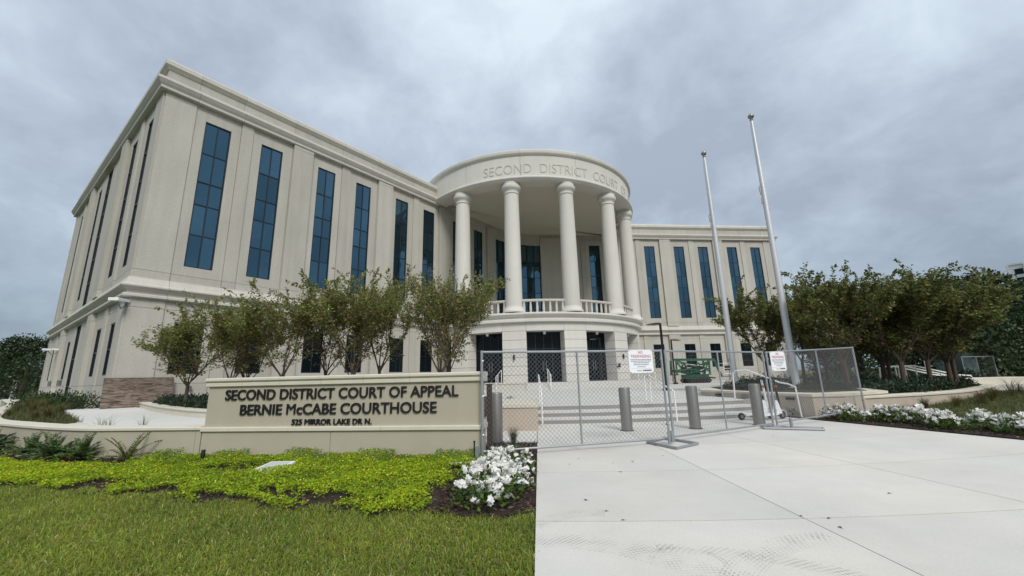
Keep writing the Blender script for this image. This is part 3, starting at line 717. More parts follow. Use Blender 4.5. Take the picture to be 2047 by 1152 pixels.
for a, b in ((0.012, SL - 0.012),): face = sbar('sign_face', a, b, -0.45, -0.02, 0.545, 1.33, 'sign_face')
def sprof(name, prof, u0, u1, mat='sign_cap'):
    return link(name, MB().sweep([tuple(sp2(u0)), tuple(sp2(u1))], prof).mesh(name, M[mat]), sign)
BANDP = [(-0.5, 0.452), (0.0, 0.452), (0.025, 0.458), (0.04, 0.47), (0.04, 0.53), (0.03, 0.545), (-0.47, 0.55), (-0.53, 0.545), (-0.54, 0.53), (-0.54, 0.47), (-0.525, 0.458)]
CAPP = [(-0.46, 1.325), (-0.015, 1.325), (0.015, 1.332), (0.028, 1.345), (0.028, 1.40), (0.02, 1.415), (0.024, 1.425), (0.052, 1.44), (0.06, 1.452), (0.06, 1.49), (0.05, 1.503), (0.03, 1.508), (-0.5, 1.512), (-0.53, 1.5), (-0.535, 1.45), (-0.5, 1.43), (-0.49, 1.345)]
for a, b in ((-0.03, 0.78), (0.786, 1.62), (1.626, 2.5), (2.506, 3.4), (3.406, 4.35), (4.356, SL + 0.05)): sprof('cap_stone', CAPP, a, b)
for a, b in ((-0.02, 0.6), (0.605, 1.9), (1.905, 3.8), (3.805, SL + 0.04)): sprof('band_stone', BANDP, a, b)
for s_, u0, w_, zb, cap_, bold in (("SECOND DISTRICT COURT OF APPEAL", 0.42, 4.88, 1.070, 0.200, 0.010), ("BERNIE McCABE COURTHOUSE", 0.79, 4.09, 0.777, 0.200, 0.010), ("525 MIRROR LAKE DR N.", 1.94, 1.66, 0.578, 0.106, 0.010)):
    for V, F in text_islands(s_, w_, cap_, 0.03, bold):
        m = MB(); vs_ = []
        for x, y, z in V:
            p = sp2(u0 + x, -0.018 + z); vs_.append((p.x, p.y, zb + y))
        m.add(vs_, F); link('letter', m.mesh('letter', M['black_letter']), sign)

def curved_wall(name, pts, label, cat, th, z0, z1, cap=0.07, face='sign_face', capm='sign_cap', piece=3.0, over=0.035, closed=False):
    """low wall along a curve: face panels between joints, cap stones on top"""
    P = [Vector(p) for p in pts]; dense = []
    for i in range(len(P) - 1):                       # Catmull-Rom
        a, b, c, d = P[max(i - 1, 0)], P[i], P[i + 1], P[min(i + 2, len(P) - 1)]
        for k in range(8):
            t = k / 8; dense.append(0.5 * ((2 * b) + (c - a) * t + (2 * a - 5 * b + 4 * c - d) * t * t + (3 * b - a - 3 * c + d) * t ** 3))
    dense.append(P[-1])
    root = empty(name, (dense[len(dense) // 2].x, dense[len(dense) // 2].y, 0), label, cat)
    seg = [dense[0]]; acc = 0
    runs_ = []
    for a, b in zip(dense[:-1], dense[1:]):
        seg.append(b); acc += (b - a).length
        if acc > piece: runs_.append(seg); seg = [b]; acc = 0
    if len(seg) > 1: runs_.append(seg)
    def shrink(sg, g):
        sg = [p.copy() for p in sg]; sg[0] += (sg[1] - sg[0]).normalized() * g; sg[-1] -= (sg[-1] - sg[-2]).normalized() * g; return sg
    for sg in runs_:
        f = shrink(sg, 0.004)
        link('wall_panel', MB().sweep(f, [(-th, z0), (0, z0), (0, z1 - cap), (-th, z1 - cap)]).mesh('wall_panel', M[face]), root)
        link('cap_stone', MB().sweep(shrink(sg, 0.003), [(-th - over, z1 - cap + 0.001), (over - 0.01, z1 - cap + 0.001), (over, z1 - cap + 0.012), (over, z1 - 0.014), (over - 0.014, z1), (-th - over, z1)]).mesh('cap_stone', M[capm]), root)
    return root
# travel so that the outside is on the right: from far left to the sign
curved_wall('retaining_wall', [(-42, 34), (-30, 24.6), (-22, 17.7), (-15.7, 12.3), (-12.4, 10.35), (-9.45, 9.02), (-7.9, 8.72), (-6.33, 8.53)], 'low beige retaining wall sweeping away to the left of the sign', 'wall', 0.36, -0.15, 0.56)
curved_wall('garden_wall', [(9.55, 12.25), (11.6, 12.85), (13.3, 13.4), (15.6, 14.4), (18.5, 16.3), (20.6, 17.9), (21.2, 18.9), (20.9, 19.9), (19.6, 20.3), (15.0, 19.6), (11.5, 18.9)], 'low curved beige garden wall round the trees on the right', 'wall', 0.32, -0.2, 0.58, 0.08, 'planter_face')
# planter block at the right of the steps
def block_wall(name, poly, z0, z1, label, cat, cap=0.075, face='planter_face', over=0.03):
    cx = sum(p[0] for p in poly) / len(poly); cy = sum(p[1] for p in poly) / len(poly)
    root = empty(name, (cx, cy, 0), label, cat)
    link('wall_face', MB().prism(poly, z0, z1 - cap).mesh('wall_face', M[face]), root)
    def grow(p, d):
        v = Vector((p[0] - cx, p[1] - cy)); return (p[0] + v.x / abs(v.x or 1) * d, p[1] + v.y / abs(v.y or 1) * d)
    link('cap_stone', MB().prism([grow(p, over) for p in poly], z1 - cap + 0.001, z1).mesh('cap_stone', M['sign_cap']), root)
    return root
rb = block_wall('planter_block', [(8.66, 12.18), (9.52, 12.05), (11.6, 13.05), (12.6, 15.0), (12.5, 20.2), (9.0, 19.9), (7.6, 17.0), (7.66, 16.6), (8.3, 13.4)], -0.1, 0.69, 'beige planter block at the right end of the steps carrying two flagpoles', 'planter')
for q, d in (((7.78, 15.9), 0), ((8.18, 13.95), 0), ((8.47, 12.85), 0)):
    U = Vector((8.3 - 7.66, 13.4 - 16.6)).normalized() if q[1] > 13.4 else Vector((0.36, -1.22)).normalized(); Nn = Vector((U.y, -U.x))
    m = MB(); c0 = Vector(q) - U * 0.13 + Nn * 0.0; c1 = c0 + U * 0.26
    p = [(*(c0 - Nn * 0.06), 0.5), (*(c1 - Nn * 0.06), 0.5), (*(c1 + Nn * 0.07), 0.5), (*(c0 + Nn * 0.07), 0.5)]
    m.hexa(p + [(x, y, 0.57) for x, y, z in p]); link('step_light', m.mesh('step_light', M['lamp_black']), rb)
block_wall('cheek_block', [(-0.42, 11.30), (0.60, 11.10), (0.72, 13.5), (0.5, 14.35), (-0.45, 14.35)], -0.1, 0.66, 'square beige block with pale cap at the left end of the steps', 'planter')
# low kerb wall of the planting bed behind the sign
KERB = [(-17.0, 18.95), (-16.7, 18.6), (-13.5, 15.6), (-10.6, 13.15), (-8.6, 11.75), (-6.5, 10.9), (-3.0, 10.45), (-0.85, 10.4)]
curved_wall('bed_kerb', KERB, 'low pale kerb wall of the tree bed behind the sign', 'kerb', 0.25, 0.4, 0.68, 0.06, 'sign_cap')
link('tree_bed', MB().prism([(x + 0.1, y + 0.2) for x, y in KERB] + [(-0.8, 16.5), (-4, 24), (-8, 26.5), (-15.9, 19.6)], 0.4, 0.62).mesh('tree_bed', M['soil']), kind='structure')
link('garden_bed', MB().prism([(9.7, 12.5), (11.6, 13.1), (13.3, 13.6), (15.5, 14.65), (18.4, 16.55), (20.4, 18.1), (20.9, 18.9), (20.6, 19.7), (19.6, 20.0), (15, 19.3), (12.3, 18.7), (12.6, 15.0), (11.6, 13.2)], 0.3, 0.50).mesh('garden_bed', M['soil']), kind='structure')
link('planter_bed', MB().prism([(9.3, 12.9), (11.3, 13.4), (12.3, 15.1), (12.2, 19.9), (9.2, 19.6), (8.3, 16.8), (8.3, 15.8), (8.6, 14.0)], 0.66, 0.70).mesh('planter_bed', M['soil']), kind='structure')
# mulch beds at the pavement edges, berm on the right
link('mulch_bed', MB().prism([edge_pt(9.25, -0.005), edge_pt(7, -0.005), edge_pt(4.7, -0.005)] + [(-0.3, 4.62), (-0.9, 4.75), (-1.5, 5.6), (-1.15, 6.6), (-0.75, 7.7), (-0.62, 9.35)], -0.1, -0.012).mesh('mulch_bed', M['mulch']), kind='structure')
edge = [arc_pt(r_, 15.66) for r_ in (20.6, 22, 24, 26, 28, 30)]
link('mulch_strip', MB().prism(edge + [(13.5, 4), (12.2, 8.4), (11.6, 10.6), (11.0, 12.6), (9.6, 12.3)], -0.1, 0.02).mesh('mulch_strip', M['mulch']), kind='structure')
def berm(x, y):
    t = max(0.0, 1 - ((x - 20) / 11) ** 2) * max(0.0, 1 - ((y - 14.0) / 6.5) ** 2)
    return -0.05 + 0.42 * t
link('grass_berm', grid_sheet(10.2, 40, 6, 24, 30, 24, berm).mesh('grass_berm', mat_mottled('olive_turf', (0.085, 0.10, 0.03), rough=0.95, amt=0.4, scale=1.2, fine=0.4, fscale=60, bump=0.9, bscale=60, bdist=0.04, tint=(0.10, 0.085, 0.04)), True, fix=False), kind='structure')
def knoll(x, y):
    d = (x + 11.8) * -0.623 + (y - 11.45) * -0.782
    yw = float(np.interp(x, [-30, -22, -15.7, -12.4, -9.45], [24.6, 17.9, 12.5, 10.6, 9.3]))
    t = max(0.0, min(1.0, (y - yw - 0.25) / 1.0)) * max(0.0, min(1.0, d / 1.6)) * max(0.0, min(1.0, (-11.6 - x) / 1.5))
    return PZ + 0.02 + 0.36 * math.sin(t * math.pi / 2) if (d > 0 and y > yw + 0.12 and x < -11.7) else 0.3
link('grass_knoll', grid_sheet(-26, -11.5, 10.4, 21.8, 80, 62, knoll).mesh('grass_knoll', M['grass_soil'], True, fix=False), kind='structure')

# ------------------------------------------------------------------ bollards
def bollard_parts(root):
    local('post', MB().lathe([(0.14, 0), (0.14, 1.03), (0.134, 1.05), (0.10, 1.055)], n=32).mesh('post', M['steel'], True), root)
    local('collar', MB().lathe([(0.17, 0.0), (0.17, 0.008), (0.14, 0.012)], n=32).mesh('collar', M['lamp_black'], True), root)
bls = [((-0.42, 9.4), 'brushed steel bollard beside the end of the sign wall'), ((2.82, 10.72), 'brushed steel bollard under the large no trespassing sign'),
       ((4.58, 10.80), 'brushed steel bollard in the middle behind the second fence panel'), ((6.45, 11.20), 'brushed steel bollard in front of the scooters')]
b0 = empty('bollard', (*bls[0][0], 0), bls[0][1], 'bollard', 'steel bollards across the pavement'); bollard_parts(b0)
for p, lb in bls[1:]:
    b = copy_tree(b0); b.location = (*p, 0); b['label'] = lb

# ------------------------------------------------------------------ temporary fence panels
def fence_panel(A, B, label, mesh_kind, mids, z=0.03, h=1.86, name='temporary_fence', zb=None, cat='fence'):
    A, B = Vector(A), Vector(B); Lg = (B - A).length; U = (B - A) / Lg; Nn = Vector((U.y, -U.x)); za, zb = z, (z if zb is None else zb)
    root = empty(name, (*((A + B) / 2), za), label, cat, 'temporary fence panels')
    P = lambda u, zz, off=0.0: (A.x + U.x * u + Nn.x * off, A.y + U.y * u + Nn.y * off, za + (zb - za) * u / Lg + zz)
    for u in (0, Lg): link('post', MB().tube([P(u, -0.02), P(u, h)], 0.024, 10).mesh('post', M['galv'], True), root)
    for u in mids: link('middle_post', MB().tube([P(u, 0.07), P(u, h - 0.04)], 0.019, 10).mesh('middle_post', M['galv'], True), root)
    for zz in (0.07, h - 0.03): link('rail', MB().tube([P(0.02, zz), P(Lg - 0.02, zz)], 0.021, 10).mesh('rail', M['galv'], True), root)
    m = MB(); z0, z1 = 0.08, h - 0.04
    if mesh_kind == 'link':
        s_ = 0.086
        n0 = int((z1 - z0) / s_) + 1
        for k in range(-n0, int(Lg / s_) + 1):
            for sgn in (1, -1):
                ua, ub, a, b = k * s_, k * s_ + (z1 - z0), z0, z1
                if ua < 0: a = z0 - ua; ua = 0
                if ub > Lg: b = z0 + (Lg - k * s_); ub = Lg
                if b - a < 0.02: continue
                if sgn < 0: a, b = z1 - (a - z0), z1 - (b - z0)
                m.tube([P(ua, a, 0.003 * sgn), P(ub, b, 0.003 * sgn)], 0.0026, 4, False)
        link('chain_link', m.mesh('chain_link', M['wire'], fix=False), root, kind='stuff')
    else:
        for u in np.arange(0.05, Lg, 0.05): m.tube([P(u, z0), P(u, z1)], 0.0019, 4, False)
        for zz in np.arange(z0 + 0.15, z1, 0.2): m.tube([P(0, zz, 0.003), P(Lg, zz, 0.003)], 0.0016, 4, False)
        link('wire_mesh', m.mesh('wire_mesh', M['wire'], fix=False), root, kind='stuff')
    for u in (0.0, Lg):
        for zz in (0.35, h * 0.55, h - 0.2):
            link('clamp', MB().tube([P(u - 0.03 if u else u + 0.0, zz), P(u + 0.03 if not u else u, zz)], 0.028, 8).mesh('clamp', M['galv']), root)
    return root
F1 = fence_panel((-0.60, 7.66), (3.12, 8.66), 'chain link fence panel with a large no trespassing sign beside the sign wall', 'link', [1.93])
F2 = fence_panel((3.27, 8.84), (6.44, 10.60), 'fine wire mesh fence panel between the two no trespassing signs', 'wire', [1.78])
F3 = fence_panel((6.66, 10.80), (9.97, 12.02), 'chain link fence panel running to the flower bed on the right', 'link', [1.92], zb=0.16)

def fence_foot(pts, label, r=0.026):
    root = empty('tubular_stand', (sum(p[0] for p in pts) / len(pts), sum(p[1] for p in pts) / len(pts), 0), label, 'stand', 'tubular stands under the fences')
    P = [Vector((*p, 0.03)) for p in pts]
    link('frame', MB().tube(P + [P[0]], r, 8).mesh('frame', M['galv'], True), root)
    a = (P[0] + P[1]) / 2; b = (P[2] + P[3]) / 2
    for f in (0.42, 0.58):
        q = a + (b - a) * f; link('socket', MB().tube([q, q + Vector((0, 0, 0.22))], 0.03, 8).mesh('socket', M['galv'], True), root)
    return root
fence_foot([(2.68, 8.72), (2.98, 7.96), (3.58, 8.42), (3.2, 9.16)], 'flat tubular fence stand under the joint of the first two panels')
fence_foot([(6.05, 10.35), (7.15, 9.85), (7.28, 10.1), (6.2, 10.75)], 'narrow tubular fence stand reaching over the pavement at the second sign')
fence_foot([(-1.1, 7.05), (-0.25, 7.15), (-0.3, 7.5), (-1.0, 7.4)], 'tubular fence stand half buried in ground cover at the sign wall')

def board_sign(C0, U, w, h, zt, label):
    U = U.normalized(); Nn = Vector((U.y, -U.x)); C0 = Vector(C0) + Nn * 0.04
    root = empty('warning_sign', (C0.x, C0.y, zt - h), label, 'sign')
    def q(u0, u1, z0, z1, d0, d1, nm, mt_, par=root):
        m = MB(); P = lambda u, d, z: (C0.x + U.x * u + Nn.x * d, C0.y + U.y * u + Nn.y * d, zt - z)
        m.hexa([P(u0, d0, z1), P(u1, d0, z1), P(u1, d1, z1), P(u0, d1, z1), P(u0, d0, z0), P(u1, d0, z0), P(u1, d1, z0), P(u0, d1, z0)])
        return link(nm, m.mesh(nm, M[mt_]), par)
    bd = q(-w / 2, w / 2, 0, h, 0, 0.008, 'board', 'paper')
    for s_, wd, zz, cp_ in (("NO", 0.19 * w, 0.17 * h, 0.115 * h), ("TRESPASSING", 0.84 * w, 0.345 * h, 0.125 * h)):
        m = MB()
        for V, F in text_islands(s_, wd, cp_, 0.002, 0.004):
            m.add([(C0.x + U.x * (x - wd / 2) + Nn.x * (0.008 + z), C0.y + U.y * (x - wd / 2) + Nn.y * (0.008 + z), zt - zz + y) for x, y, z in V], F)
        link('lettering', m.mesh('lettering', M['red']), root)
    rr = random.Random(3); m = MB()
    P = lambda u, d, z: (C0.x + U.x * u + Nn.x * d, C0.y + U.y * u + Nn.y * d, zt - z)
    for zz, wd in ((0.425, 0.86), (0.49, 0.84), (0.565, 0.64), (0.645, 0.62), (0.735, 0.34), (0.90, 0.26)):
        u = -wd * w / 2 if zz < 0.89 else -0.20 * w; e = wd * w / 2 if zz < 0.89 else 0.02 * w
        while u < e:
            ww = min(rr.uniform(0.02, 0.075) * w * 1.4, e - u)
            m.hexa([P(u, 0.008, (zz + 0.018) * h), P(u + ww, 0.008, (zz + 0.018) * h), P(u + ww, 0.0095, (zz + 0.018) * h), P(u, 0.0095, (zz + 0.018) * h), P(u, 0.008, (zz - 0.010) * h), P(u + ww, 0.008, (zz - 0.010) * h), P(u + ww, 0.0095, (zz - 0.010) * h), P(u, 0.0095, (zz - 0.010) * h)]); u += ww + 0.012 * w
    m.hexa([P(-0.42 * w, 0.008, 0.823 * h), P(0.42 * w, 0.008, 0.823 * h), P(0.42 * w, 0.009, 0.823 * h), P(-0.42 * w, 0.009, 0.823 * h), P(-0.42 * w, 0.008, 0.817 * h), P(0.42 * w, 0.008, 0.817 * h), P(0.42 * w, 0.009, 0.817 * h), P(-0.42 * w, 0.009, 0.817 * h)])
    link('small_print', m.mesh('small_print', M['ink']), root)
    m = MB(); u = 0.06 * w
    for k in range(8):
        m.hexa([P(u, 0.008, 0.925 * h), P(u + 0.035 * w, 0.008, 0.925 * h), P(u + 0.035 * w, 0.01, 0.925 * h), P(u, 0.01, 0.925 * h), P(u, 0.008, 0.87 * h), P(u + 0.035 * w, 0.008, 0.87 * h), P(u + 0.035 * w, 0.01, 0.87 * h), P(u, 0.01, 0.87 * h)]); u += 0.044 * w
    link('print_bar', m.mesh('print_bar', M['black_letter']), root)
    for u in (-0.46, 0.46):
        for zz in (0.03, 0.97): 
            c0 = P(u * w, 0.008, zz * h); link('cable_tie', MB().tube([c0, (c0[0] + Nn.x * 0.01, c0[1] + Nn.y * 0.01, c0[2])], 0.008, 8).mesh('cable_tie', M['lamp_black']), root)
    return root
d1 = Vector((3.72, 1.0)); d1.normalize()
board_sign(Vector((-0.60, 7.66)) + d1 * 3.33, d1, 0.56, 0.47, 1.88, 'larger white no trespassing sign with red words on the first fence panel')
d3 = Vector((3.31, 1.22)); d3.normalize()
board_sign(Vector((6.66, 10.80)) + d3 * 0.34, d3, 0.54, 0.50, 1.88, 'smaller looking white no trespassing sign by the flagpoles')

bb = empty('dark_board', (-0.52, 8.7, 0), 'dark brown upright board standing between sign wall and bollard', 'board')
m = MB().box(-0.58, -0.47, 8.62, 8.75, 0, 1.25); link('plank', m.mesh('plank', M['brown_board']), bb)
m = MB().box(-0.595, -0.455, 8.605, 8.765, 1.251, 1.262); link('top_strip', m.mesh('top_strip', M['brown_board']), bb)

# ------------------------------------------------------------------ flagpoles
def flagpole(x, y, z, top, label):
    root = empty('flagpole', (x, y, z), label, 'flagpole', 'flagpoles on the planter')
    h = top - z
    local('base_collar', MB().lathe([(0.34, 0), (0.34, 0.02), (0.24, 0.06), (0.18, 0.10), (0.15, 0.11)], n=28).mesh('base_collar', M['pole'], True), root)
    local('shaft', MB().lathe([(0.128, 0.02), (0.126, h * 0.3), (0.10, h * 0.65), (0.055, h)], n=24).mesh('shaft', M['pole'], True), root)
    local('truck', MB().lathe([(0.065, h), (0.075, h + 0.02), (0.075, h + 0.06), (0.04, h + 0.08), (0.03, h + 0.12)], n=16).mesh('truck', M['steel'], True), root)
    br = 0.13
    local('finial_ball', MB().lathe([(br * math.sin(t), h + 0.1 + br - br * math.cos(t)) for t in np.linspace(0.05, math.pi - 0.05, 16)], n=24).mesh('finial_ball', M['steel'], True), root)
    local('halyard', MB().tube([(-0.10, -0.04, h + 0.02), (-0.13, -0.05, h - 0.5), (-0.135, -0.05, h * 0.72), (-0.15, -0.05, h * 0.64), (-0.16, -0.05, 1.2)], 0.007, 5).mesh('halyard', M['wire']), root)
    c_ = MB(); 
    c_.tube([(-0.13, -0.05, h * 0.73), (-0.20, -0.05, h * 0.72), (-0.17, -0.05, h * 0.69)], 0.025, 6); c_.tube([(-0.15, -0.05, h * 0.68), (-0.17, -0.05, h * 0.655)], 0.03, 6); c_.tube([(0.0, 0, h * 0.64), (0.17, 0.02, h * 0.635)], 0.012, 6)
    local('snap_hook', c_.mesh('snap_hook', M['steel']), root)
    local('cleat', MB().tube([(-0.15, -0.04, 1.15), (-0.19, -0.04, 1.15), (-0.19, -0.04, 1.3), (-0.19, -0.04, 1.0)], 0.015, 6).mesh('cleat', M['steel']), root)
flagpole(11.13, 16.42, 0.69, 12.55, 'nearer and taller bare white flagpole on the planter')
flagpole(10.08, 18.93, 0.69, 12.2, 'farther bare white flagpole on the planter')

# ------------------------------------------------------------------ street lamps
def street_lamp(x, y, head, label):
    root = empty('street_lamp', (x, y, PZ), label, 'street lamp', 'black street lamps on the plaza')
    h = 3.55; d = Vector((head[0], head[1], 0))
    local('base', MB().lathe([(0.20, 0), (0.20, 0.12), (0.17, 0.14), (0.085, 0.16)], n=20).mesh('base', M['lamp_black'], True), root)
    local('pole', MB().lathe([(0.075, 0.1), (0.065, h + 0.12), (0.05, h + 0.14)], n=14).mesh('pole', M['lamp_black'], True), root)
    L = d.length; u = d / L; v = Vector((-u.y, u.x, 0)); m = MB(); n = 10
    for k in range(n + 1):
        t = k / n; w = 0.05 + 0.13 * math.sin(math.pi * min(1, 0.12 + 0.88 * t)) ** 0.7; zt = h + 0.16 - 0.09 * t * t; zb = h + 0.06 - 0.02 * t
        c = u * (0.02 + (L + 0.1) * t)
        m.v += [tuple(c - v * w + Vector((0, 0, zb))), tuple(c + v * w + Vector((0, 0, zb))), tuple(c + v * w * 0.6 + Vector((0, 0, zt))), tuple(c - v * w * 0.6 + Vector((0, 0, zt)))]
    for k in range(n):
        for j in range(4): m.f.append((k * 4 + j, k * 4 + (j + 1) % 4, k * 4 + 4 + (j + 1) % 4, k * 4 + 4 + j))
    m.f += [(3, 2, 1, 0), (n * 4, n * 4 + 1, n * 4 + 2, n * 4 + 3)]
    hd = local('head', m.mesh('head', M['lamp_black'], True), root)
    c0, c1 = u * (L * 0.35), u * (L * 0.95); m = MB()
    m.hexa([tuple(p + Vector((0, 0, h + z))) for z in (0.015, 0.05) for p in (c0 - v * 0.1, c1 - v * 0.1, c1 + v * 0.1, c0 + v * 0.1)])
    o = local('lens', m.mesh('lens', M['lamp_lens']), hd)
street_lamp(8.33, 22.77, (-0.72, -0.1), 'tallest looking black street lamp in front of the right wing')
street_lamp(6.62, 31.2, (-0.80, -0.1), 'black street lamp in front of the portico doors')
street_lamp(13.4, 34.5, (0.72, 0.0), 'farthest black street lamp with its arm to the right by the green lift')

# ------------------------------------------------------------------ handrails
def handrail(lines, label, r=0.024, name='handrail', group='white handrails'):
    pts = [p for l in lines for p in l]
    root = empty(name, (pts[0][0], pts[0][1], min(p[2] for p in pts)), label, 'handrail', group)
    for i, l in enumerate(lines):
        nm = 'rail' if i == 0 else 'post'
        link(nm, MB().tube(l, r, 8).mesh(nm, M['rail_white'], True), root)
handrail([[(4.62, 14.75, 1.36), (4.62, 14.6, 1.40), (4.66, 12.75, 0.98), (4.68, 12.45, 0.93), (4.69, 12.28, 0.86), (4.69, 12.25, 0.02)], [(4.62, 14.7, PZ), (4.62, 14.7, 1.38)], [(4.62, 14.15, PZ), (4.62, 14.15, 1.30)]], 'white sloping handrail in the middle of the steps')
handrail([[(0.86, 14.6, 1.36), (0.85, 14.4, 1.44), (0.80, 12.6, 1.0), (0.78, 12.2, 0.95), (0.78, 12.12, 0.86), (0.78, 12.10, 0.02)], [(0.86, 14.5, PZ), (0.86, 14.5, 1.42)]], 'white handrail at the left edge of the steps beside the square block')
handrail([[(7.55, 14.35, 0.5), (7.58, 14.33, 1.32), (7.66, 14.25, 1.41), (7.90, 14.0, 1.42), (8.06, 13.5, 1.24), (8.30, 13.0, 1.02), (8.38, 12.75, 0.98), (8.46, 12.55, 0.90), (8.47, 12.5, 0.02)]], 'white handrail along the planter at the right edge of the steps')
RT = Vector(rp(10.5, 0)); 
def rrail(a, label):
    p0, p1, p2 = rp(10.4, a), rp(11.3, a), rp(11.75, a)
    handrail([[(*p0, 0.94), (*p0, 1.86), (*p1, 1.55), (*p2, 1.42), (*p2, 0.46)], [(*p1, 0.62), (*p1, 1.55)]], label, 0.028)
rrail(-26.0, 'white handrail on the entrance steps in front of the middle door')
rrail(22.0, 'white handrail on the entrance steps at their right end')
rrail(-44.0, 'white handrail on the entrance steps at their left end by the cheek wall')
ramp = empty('ramp_railing', (19.6, 21, PZ), 'white three bar ramp railing among the right hand trees', 'railing')
for k in range(3):
    y = 21.0 + 0.55 * k
    link('rail', MB().tube([(19.5, y, 0.8), (19.55, y, 1.36), (19.75, y, 1.45), (20.4, y, 1.44), (22.4, y, 0.95), (23.1, y, 0.90), (23.2, y, 0.55)], 0.032, 8).mesh('rail', M['rail_white'], True), ramp)
    link('post', MB().tube([(20.4, y, 0.5), (20.4, y, 1.44)], 0.03, 8).mesh('post', M['rail_white'], True), ramp)
link('ramp_wall', MB().box(17.4, 26.5, 20.7, 22.4, 0.4, 0.76).mesh('ramp_wall', M['sign_cap']), ramp)
wf = empty('pipe_barrier', (28.4, 28, PZ), 'small white pipe frame standing behind the right hand trees', 'barrier')
link('top_rail', MB().tube([(27.9, 28, 0.46), (27.9, 28, 1.76), (28.8, 28, 1.74), (28.8, 28, 0.46)], 0.03, 8).mesh('top_rail', M['rail_white'], True), wf)
link('middle_rail', MB().tube([(27.9, 28, 1.42), (28.8, 28, 1.42)], 0.025, 8).mesh('middle_rail', M['rail_white'], True), wf)
FF = fence_panel((28.3, 26.0), (30.3, 26.0), 'small grey site fence panel far behind the right hand trees', 'wire', [0.9], z=PZ, h=1.5)
pb = empty('equipment_cabinet', (30.0, 27.6, PZ), 'pale green utility cabinets behind the far site fence', 'cabinet')
cab = mat_mottled('cabinet_paint', (0.14, 0.20, 0.19), rough=0.6, amt=0.1, bump=0)
for x, w_, hh in ((28.6, 0.7, 1.3), (29.9, 0.9, 1.7)):
    link('cabinet_body', MB().box(x, x + w_, 27.4, 28.0, PZ, PZ + hh).mesh('cabinet_body', cab), pb)
    link('cabinet_lid', MB().box(x - 0.03, x + w_ + 0.03, 27.37, 28.03, PZ + hh + 0.002, PZ + hh + 0.06).mesh('cabinet_lid', cab), pb)
stnd = empty('trestle', (-44.8, 37, 0.4), 'thin white folding trestle far left behind the terrace', 'trestle')
for x, dx in ((-45.3, 0.35), (-44.6, -0.35), (-45.1, 0.35)):
    link('leg', MB().tube([(x, 37 + dx, 0.3), (x + dx, 37, 2.1)], 0.05, 6).mesh('leg', M['rail_white'], True), stnd)

# plywood sheet against the corner of the building
ply = empty('plywood_sheet', (-16.8, 19.3, 0.5), 'weathered brown plywood sheet leaning against the corner of the building', 'plywood')
m = MB(); P = lambda u, d, z: fpt(Kp, dL, nL, u, d, z)
m.hexa([P(-0.32, 0.45, 0.48), P(2.08, 0.45, 0.48), P(2.08, 0.47, 0.48), P(-0.32, 0.47, 0.48), P(-0.32, 0.21, 1.72), P(2.08, 0.21, 1.72), P(2.08, 0.23, 1.72), P(-0.32, 0.23, 1.72)])
link('sheet', m.mesh('sheet', M['ply']), ply)
m = MB().tube([P(-0.32, 0.22, 1.735), P(2.08, 0.22, 1.735)], 0.012, 4); link('edge_strip', m.mesh('edge_strip', M['brown_board']), ply)

# ------------------------------------------------------------------ green lift
lift = empty('aerial_lift', (16.2, 37, PZ), 'green folded aerial work lift parked by the right wing', 'lift')
def lp(name, m, mat, parent=lift, smooth=False): return link(name, m.mesh(name, M[mat], smooth), parent)
def beam(a, b, w, h_=None):
    a, b = Vector(a), Vector(b); d = (b - a).normalized(); s_ = Vector((d.y, -d.x, 0)); s_ = s_.normalized() if s_.length > 0.05 else Vector((1, 0, 0)); u_ = s_.cross(d); h_ = h_ or w
    return MB().hexa([tuple(p + s_ * i * w / 2 + u_ * j * h_ / 2) for p, q in ((a, 0), (b, 0)) for i, j in ((-1, -1), (1, -1), (1, 1), (-1, 1))])
lp('chassis', MB().box(15.2, 17.1, 36.3, 37.7, 0.85, 1.2), 'green')
for y in (36.2, 37.6):
    tr = MB(); pts = [(15.1 + 2.1 * t, y, z) for t, z in ((0.1, 0.5), (0.9, 0.5), (1.0, 0.68), (0.9, 0.86), (0.1, 0.86), (0.0, 0.68), (0.1, 0.5))]
    tr.tube(pts, 0.09, 8); tr.box(15.3, 17.0, y - 0.1, y + 0.1, 0.52, 0.84); lp('track', tr, 'rubber')
lp('turntable', MB().lathe([(0.55, 1.2), (0.55, 1.32), (0.45, 1.34)], (16.1, 37), 24), 'rubber')
lp('engine_cover', MB().box(15.6, 16.9, 36.5, 37.5, 1.35, 1.75), 'green')
for a, b, w in (((14.3, 36.8, 2.52), (18.0, 36.8, 2.46), 0.16), ((14.6, 36.6, 2.32), (17.2, 36.6, 1.62), 0.17), ((15.3, 36.9, 1.45), (17.4, 36.9, 2.20), 0.18), ((14.2, 37.0, 1.55), (16.6, 37.0, 1.30), 0.15)):
    lp('boom', beam(a, b, w, w * 1.3), 'green')
for x, y in ((14.3, 36.3), (17.2, 36.3), (14.3, 37.6), (17.3, 37.6)):
    og = lp('outrigger', beam((x, y, 1.25), (x + 0.05, y, 2.45), 0.13), 'green')
    lp('foot_pad', MB().lathe([(0.16, 1.16), (0.16, 1.22), (0.06, 1.24)], (x, y), 14), 'rubber', og)
for a, b in (((14.3, 36.3, 2.4), (15.4, 36.4, 1.0)), ((17.2, 36.3, 2.4), (16.7, 36.4, 1.0)), ((14.3, 36.3, 1.5), (15.2, 36.4, 1.9)), ((17.2, 36.3, 1.4), (16.3, 36.4, 2.2)), ((15.0, 36.25, 1.3), (16.6, 36.25, 1.45))):
    lp('brace', beam(a, b, 0.10), 'green')
for a, b in (((14.5, 36.4, 2.3), (15.3, 36.4, 1.9)), ((16.4, 36.4, 1.5), (17.1, 36.4, 1.75)), ((15.1, 36.2, 2.1), (16.6, 36.2, 1.9))): lp('hydraulic_ram', MB().tube([a, b], 0.045, 8), 'steel')
